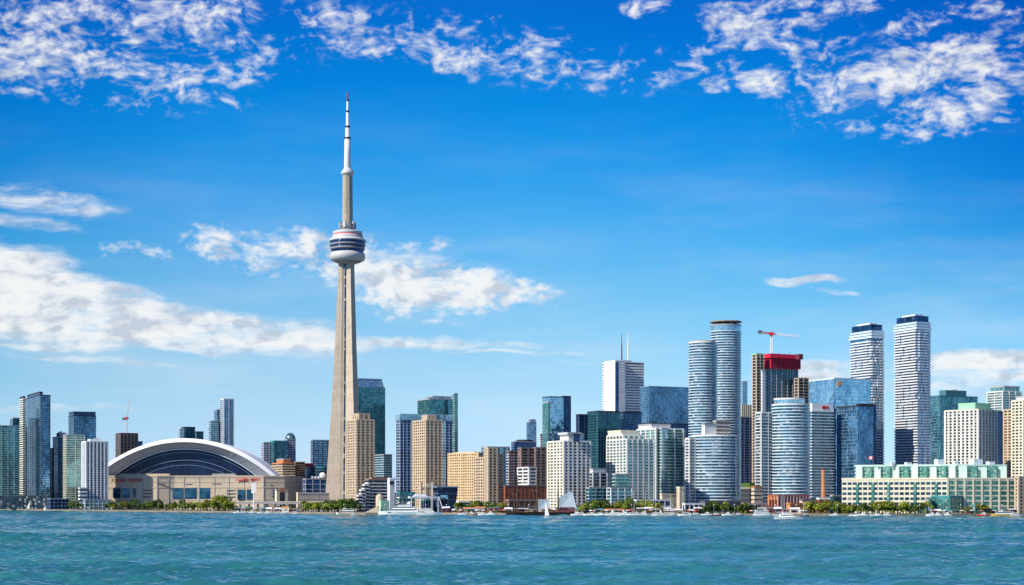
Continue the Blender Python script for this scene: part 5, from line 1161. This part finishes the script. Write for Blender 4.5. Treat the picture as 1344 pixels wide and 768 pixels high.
# black hulled schooner
def schooner():
    Y = 1492; o = boat('schooner', 'black hulled three masted schooner with two pale sails set', 'sailing ship', 709, Y, 1); s = Y / FPX
    o.rotation_euler = (0, 0, math.pi); L = 60
    link('hull', hull_mesh(L, 9.5, 3.0, M['black'], sheer=.55, transom=.8), o)
    def q(px): return -(X(px, Y) - X(709, Y))
    def zz(y): return Z(y, Y)
    m = MB(); m.box(-L * .42, L * .40, -4.2, 4.2, 2.9, 3.6); m.build('bulwark', M['wood'], o)
    cabin(o, q(757) + 2, q(733), 6.5, 3.5, 7.4, M['maroon'], rake=1.0, nm='stern_house'); cabin(o, q(726), q(712), 5, 3.5, 5.6, M['wood'], rake=.6, nm='deckhouse'); cabin(o, q(700), q(688), 5, 3.5, 5.4, M['brown'], rake=.6, nm='deckhouse')
    for px, yt in ((679, 624), (705, 611), (732.5, 632)):
        m = MB(); m.tube((q(px), 0, 2), (q(px), 0, zz(yt)), .6, .32, 8); ms = m.build('mast', M['wood'], o); m = MB(); m.tube((q(px), 0, 5.4), (q(px) - 12, 0, 5.8), .22, n=6); m.build('boom', M['wood'], ms)
        m = MB()
        for k in (-1, 1):
            for dx in (-2.5, 0, 2.5): m.tube((q(px) + dx, k * 4.2, 3.4), (q(px), 0, zz(yt + 7)), .06, n=4)
        m.build('shrouds', M['black'], ms)
    m = MB(); m.tube((L * .42, 0, 4.4), (L * .60, 0, 6.6), .3, .12, 6); m.build('bowsprit', M['wood'], o)
    m = MB()
    for px, yt in ((679, 624), (705, 611)): m.tube((L * .58, 0, 6.4), (q(px), 0, zz(yt) - 1), .07, n=4)
    m.tube((q(705), 0, zz(613)), (q(732.5), 0, zz(634)), .06, n=4); m.build('stays', M['black'], o)
    def sail(nm, pts, belly=.7):
        m = MB(); n = len(pts); c = Vector((sum(p[0] for p in pts) / n, 0, sum(p[1] for p in pts) / n)); v = [(p[0], 0, p[1]) for p in pts] + [(c.x, -belly, c.z)]
        v2 = [(a, b + .08, z) for a, b, z in v]; m.idx(v + v2, [[i, (i + 1) % n, n] for i in range(n)] + [[n + 1 + (i + 1) % n, n + 1 + i, 2 * n + 1] for i in range(n)] + [[i, n + 1 + i, n + 1 + (i + 1) % n, (i + 1) % n] for i in range(n)]); m.build(nm, M['canvas'], o)
    sail('foresail', [(q(706), zz(655)), (q(706), zz(669)), (q(721), zz(667)), (q(721), zz(656))]); sail('mainsail', [(q(733), zz(654)), (q(733), zz(667)), (q(757), zz(667.5)), (q(751.5), zz(647)), (q(747), zz(645))])
    m = MB(); m.tube((q(735), .2, 6.6), (q(754), .2, 6.9), .5, .4, 8); m.build('furled_sail', M['red'], o)
schooner()
sailboat(716.5, 1260, 7.5, 13.5, -1, 'tiny white sailboat sailing in front of the black schooner', sail=M['bright'])
# marina
for i in range(13):
    px = 757 + i * 7.3 + brr.uniform(-1.5, 1.5)
    motorboat(px, shore_y(px) - 6 - brr.uniform(0, 8), brr.uniform(7, 11), 1 if i % 2 else -1, 'white motorboat in the marina row right of the schooner', 'white motorboats in the marina', fly=i % 3 == 0)
for i, (px, yt) in enumerate(((833.5, 643), (846, 645), (862, 644), (879, 648), (897.5, 641))):
    sailboat(px, 1462 + i * 2, 11, Z(yt, 1462), 1 if i % 2 else -1, 'moored white sailboat with a tall bare mast in the marina', 'moored sailboats with tall masts')
for i, px in enumerate((868, 886, 905, 914, 927, 941, 954, 970)): motorboat(px, shore_y(px) - 7, brr.uniform(6, 10), 1 if i % 2 else -1, 'small boat moored below the bow fronted condo', 'boats below the bow fronted condo', fly=i % 2 == 0, hull=(None, M['maroon'], None, M['bspan'])[i % 4])
tour_boat(1002, 1440, 18, 'white two deck ferry docked under the round fronted condo', 2, 1)
o = sailboat(1026, 1440, 13, 27, 1, 'white sailboat with a very tall mast behind the white motor yacht'); 
o = boat('motor_yacht', 'white motor yacht under way on the open water at right', 'yacht', 1036, 1165, 1)
link('hull', hull_mesh(20, 5.2, 1.8, HULL_W, sheer=.5), o); cabin(o, -7, 4, 4.2, 1.8, 3.7, rake=1.6); cabin(o, -5, 0.5, 3.4, 3.7, 5.0, rake=1.2, nm='flybridge'); m = MB(); m.tube((-2, 0, 5), (-2.2, 0, 8), .08, n=5); m.build('mast', M['bright'], o)
m = MB(); m.box(6, 9, -1.2, 1.2, 2.2, 2.9); m.build('tender', M['slate'], o)
sailboat(1056, 1430, 8, 12, -1, 'dark hulled sailboat just right of the white motor yacht', hull=M['black'])
for i, px in enumerate((1095, 1118, 1126, 1134, 1143, 1152, 1163)): motorboat(px, shore_y(px) - 6, brr.uniform(6, 9), 1 if i % 2 else -1, 'small white boat moored in front of the cream waterfront building', 'boats before the waterfront building', fly=i % 3 == 0)
for i, px in enumerate((1222, 1232, 1242)): motorboat(px, shore_y(px) - 6, brr.uniform(8, 10), 1 if i % 2 else -1, 'white boat moored below the teal glass entrance hall', 'boats below the teal glass hall')
motorboat(1290, 1455, 9, -1, 'red and white motorboat before the dark glazed end of the waterfront building', hull=M['sign_red'])
tour_boat(1316, 1450, 20, 'yellow hulled tour boat moored near the right edge', 1, -1, hull=plain_mat('yellow_hull', (.62, .42, .08)))
sailboat(1334, 1445, 10, 16, 1, 'white sailboat with a red furled sail at the right edge')
# street lamps along the quay
lm = MB(); lm.tube((0, 0, 0), (0, 0, 7.2), .11, .07, 6); lp_me = lm.mesh('post', M['steel']); lm = MB(); lm.lathe([(.1, 7.1), (.42, 7.3), (.46, 7.7), (.12, 8.0)], 10); lh_me = lm.mesh('lamp_head', M['bright'])
for i in range(46):
    px = 100 + i * 27; Yq = shore_y(px) + 4; o = tag(empty('street_lamp', (X(px, Yq), Yq, GROUND)), 'slim grey street lamp along the quay promenade', 'street lamp', 'street lamps along the quay'); link('post', lp_me, o); link('lamp_head', lh_me, o)
# umbrellas and awnings on the promenade
um = MB(); um.lathe([(2.1, 2.3), (1.2, 2.75), (.08, 3.1)], 10); uc = {k: um.mesh('canopy', M[k]) for k in ('bright', 'orange', 'sign_red', 'cream')}; up = MB(); up.tube((0, 0, 0), (0, 0, 2.9), .06, n=6); up = up.mesh('pole', M['steel'])
for i in range(52):
    px = brr.choice((brr.uniform(95, 180), brr.uniform(315, 400), brr.uniform(590, 665), brr.uniform(772, 920), brr.uniform(975, 1010), brr.uniform(1225, 1330))); Yq = shore_y(px) + brr.uniform(3, 8); k = brr.choice(('bright', 'bright', 'cream', 'orange', 'sign_red'))
    cn = {'bright': 'white', 'cream': 'cream', 'orange': 'orange', 'sign_red': 'red'}[k]
    o = tag(empty('parasol', (X(px, Yq), Yq, GROUND)), f'open {cn} parasol on the quay promenade', 'parasol', f'{cn} parasols on the quay'); link('canopy', uc[k], o); link('pole', up, o)

KIOSK = [('stone', 'bright'), ('brick', 'slate'), ('bright', 'orange'), ('dark', 'steel'), ('wood', 'slate'), ('maroon', 'bright'), ('grey', 'teal')]
def kiosk_row(px0, px1, n, lab, group, seed):
    kr = random.Random(seed)
    for i in range(n):
        px = px0 + (px1 - px0) * (i + kr.uniform(.2, .8)) / n; Y = shore_y(px) + kr.uniform(10, 22); w, d, h = kr.uniform(2, 6), kr.uniform(2, 3.5), kr.uniform(2.2, 4.5)
        wall, roof = kr.choice(KIOSK); o = tag(empty('kiosk', (X(px, Y), Y, GROUND), kr.uniform(-.3, .3)), lab, 'kiosk', group)
        m = MB(); m.box(-w, w, -d, d, 0, h); m.build('wall', M[wall], o)
        m = MB(); m.prism([(-w - .4, -d - .4), (w + .4, -d - .4), (w + .4, d + .4), (-w - .4, d + .4)], h, h + .25 + kr.uniform(0, 1.4), [(-w, -.6), (w, -.6), (w, .6), (-w, .6)]); m.build('roof', M[roof], o)
        m = MB(); m.box(-w * .7, w * .7, -d - .06, -d + .1, .9, h * .8); m.build('opening', G['smoke'], o)
kiosk_row(312, 398, 9, 'small quay kiosk under the elevated road', 'kiosks below the elevated road', 1)
kiosk_row(578, 662, 12, 'small quay kiosk below the golden hotel', 'kiosks below the golden hotel', 2)
kiosk_row(664, 762, 10, 'small quay shed behind the black schooner', 'sheds behind the schooner', 3)
kiosk_row(768, 925, 16, 'small quay kiosk behind the marina boats', 'kiosks behind the marina', 4)
kiosk_row(975, 1060, 8, 'small quay kiosk in front of the old brick hall', 'kiosks before the brick hall', 5)
kiosk_row(1220, 1336, 9, 'small quay kiosk at the dark end of the waterfront building', 'kiosks before the waterfront building', 6)
tree_row(590, 664, 16, 2, 3.5, (2, 0, 1), 'low shrub on the quay below the golden hotel', 'shrubs below the golden hotel', 4, 9, True)
tree_row(765, 990, 44, 2, 4, (2, 0, 1), 'low shrub on the quay behind the marina boats', 'shrubs behind the marina', 4, 9, True)
tree_row(1060, 1335, 44, 1.8, 3.6, (2, 0, 1), 'low shrub along the quay at the right', 'shrubs along the right quay', 3.5, 7, True)
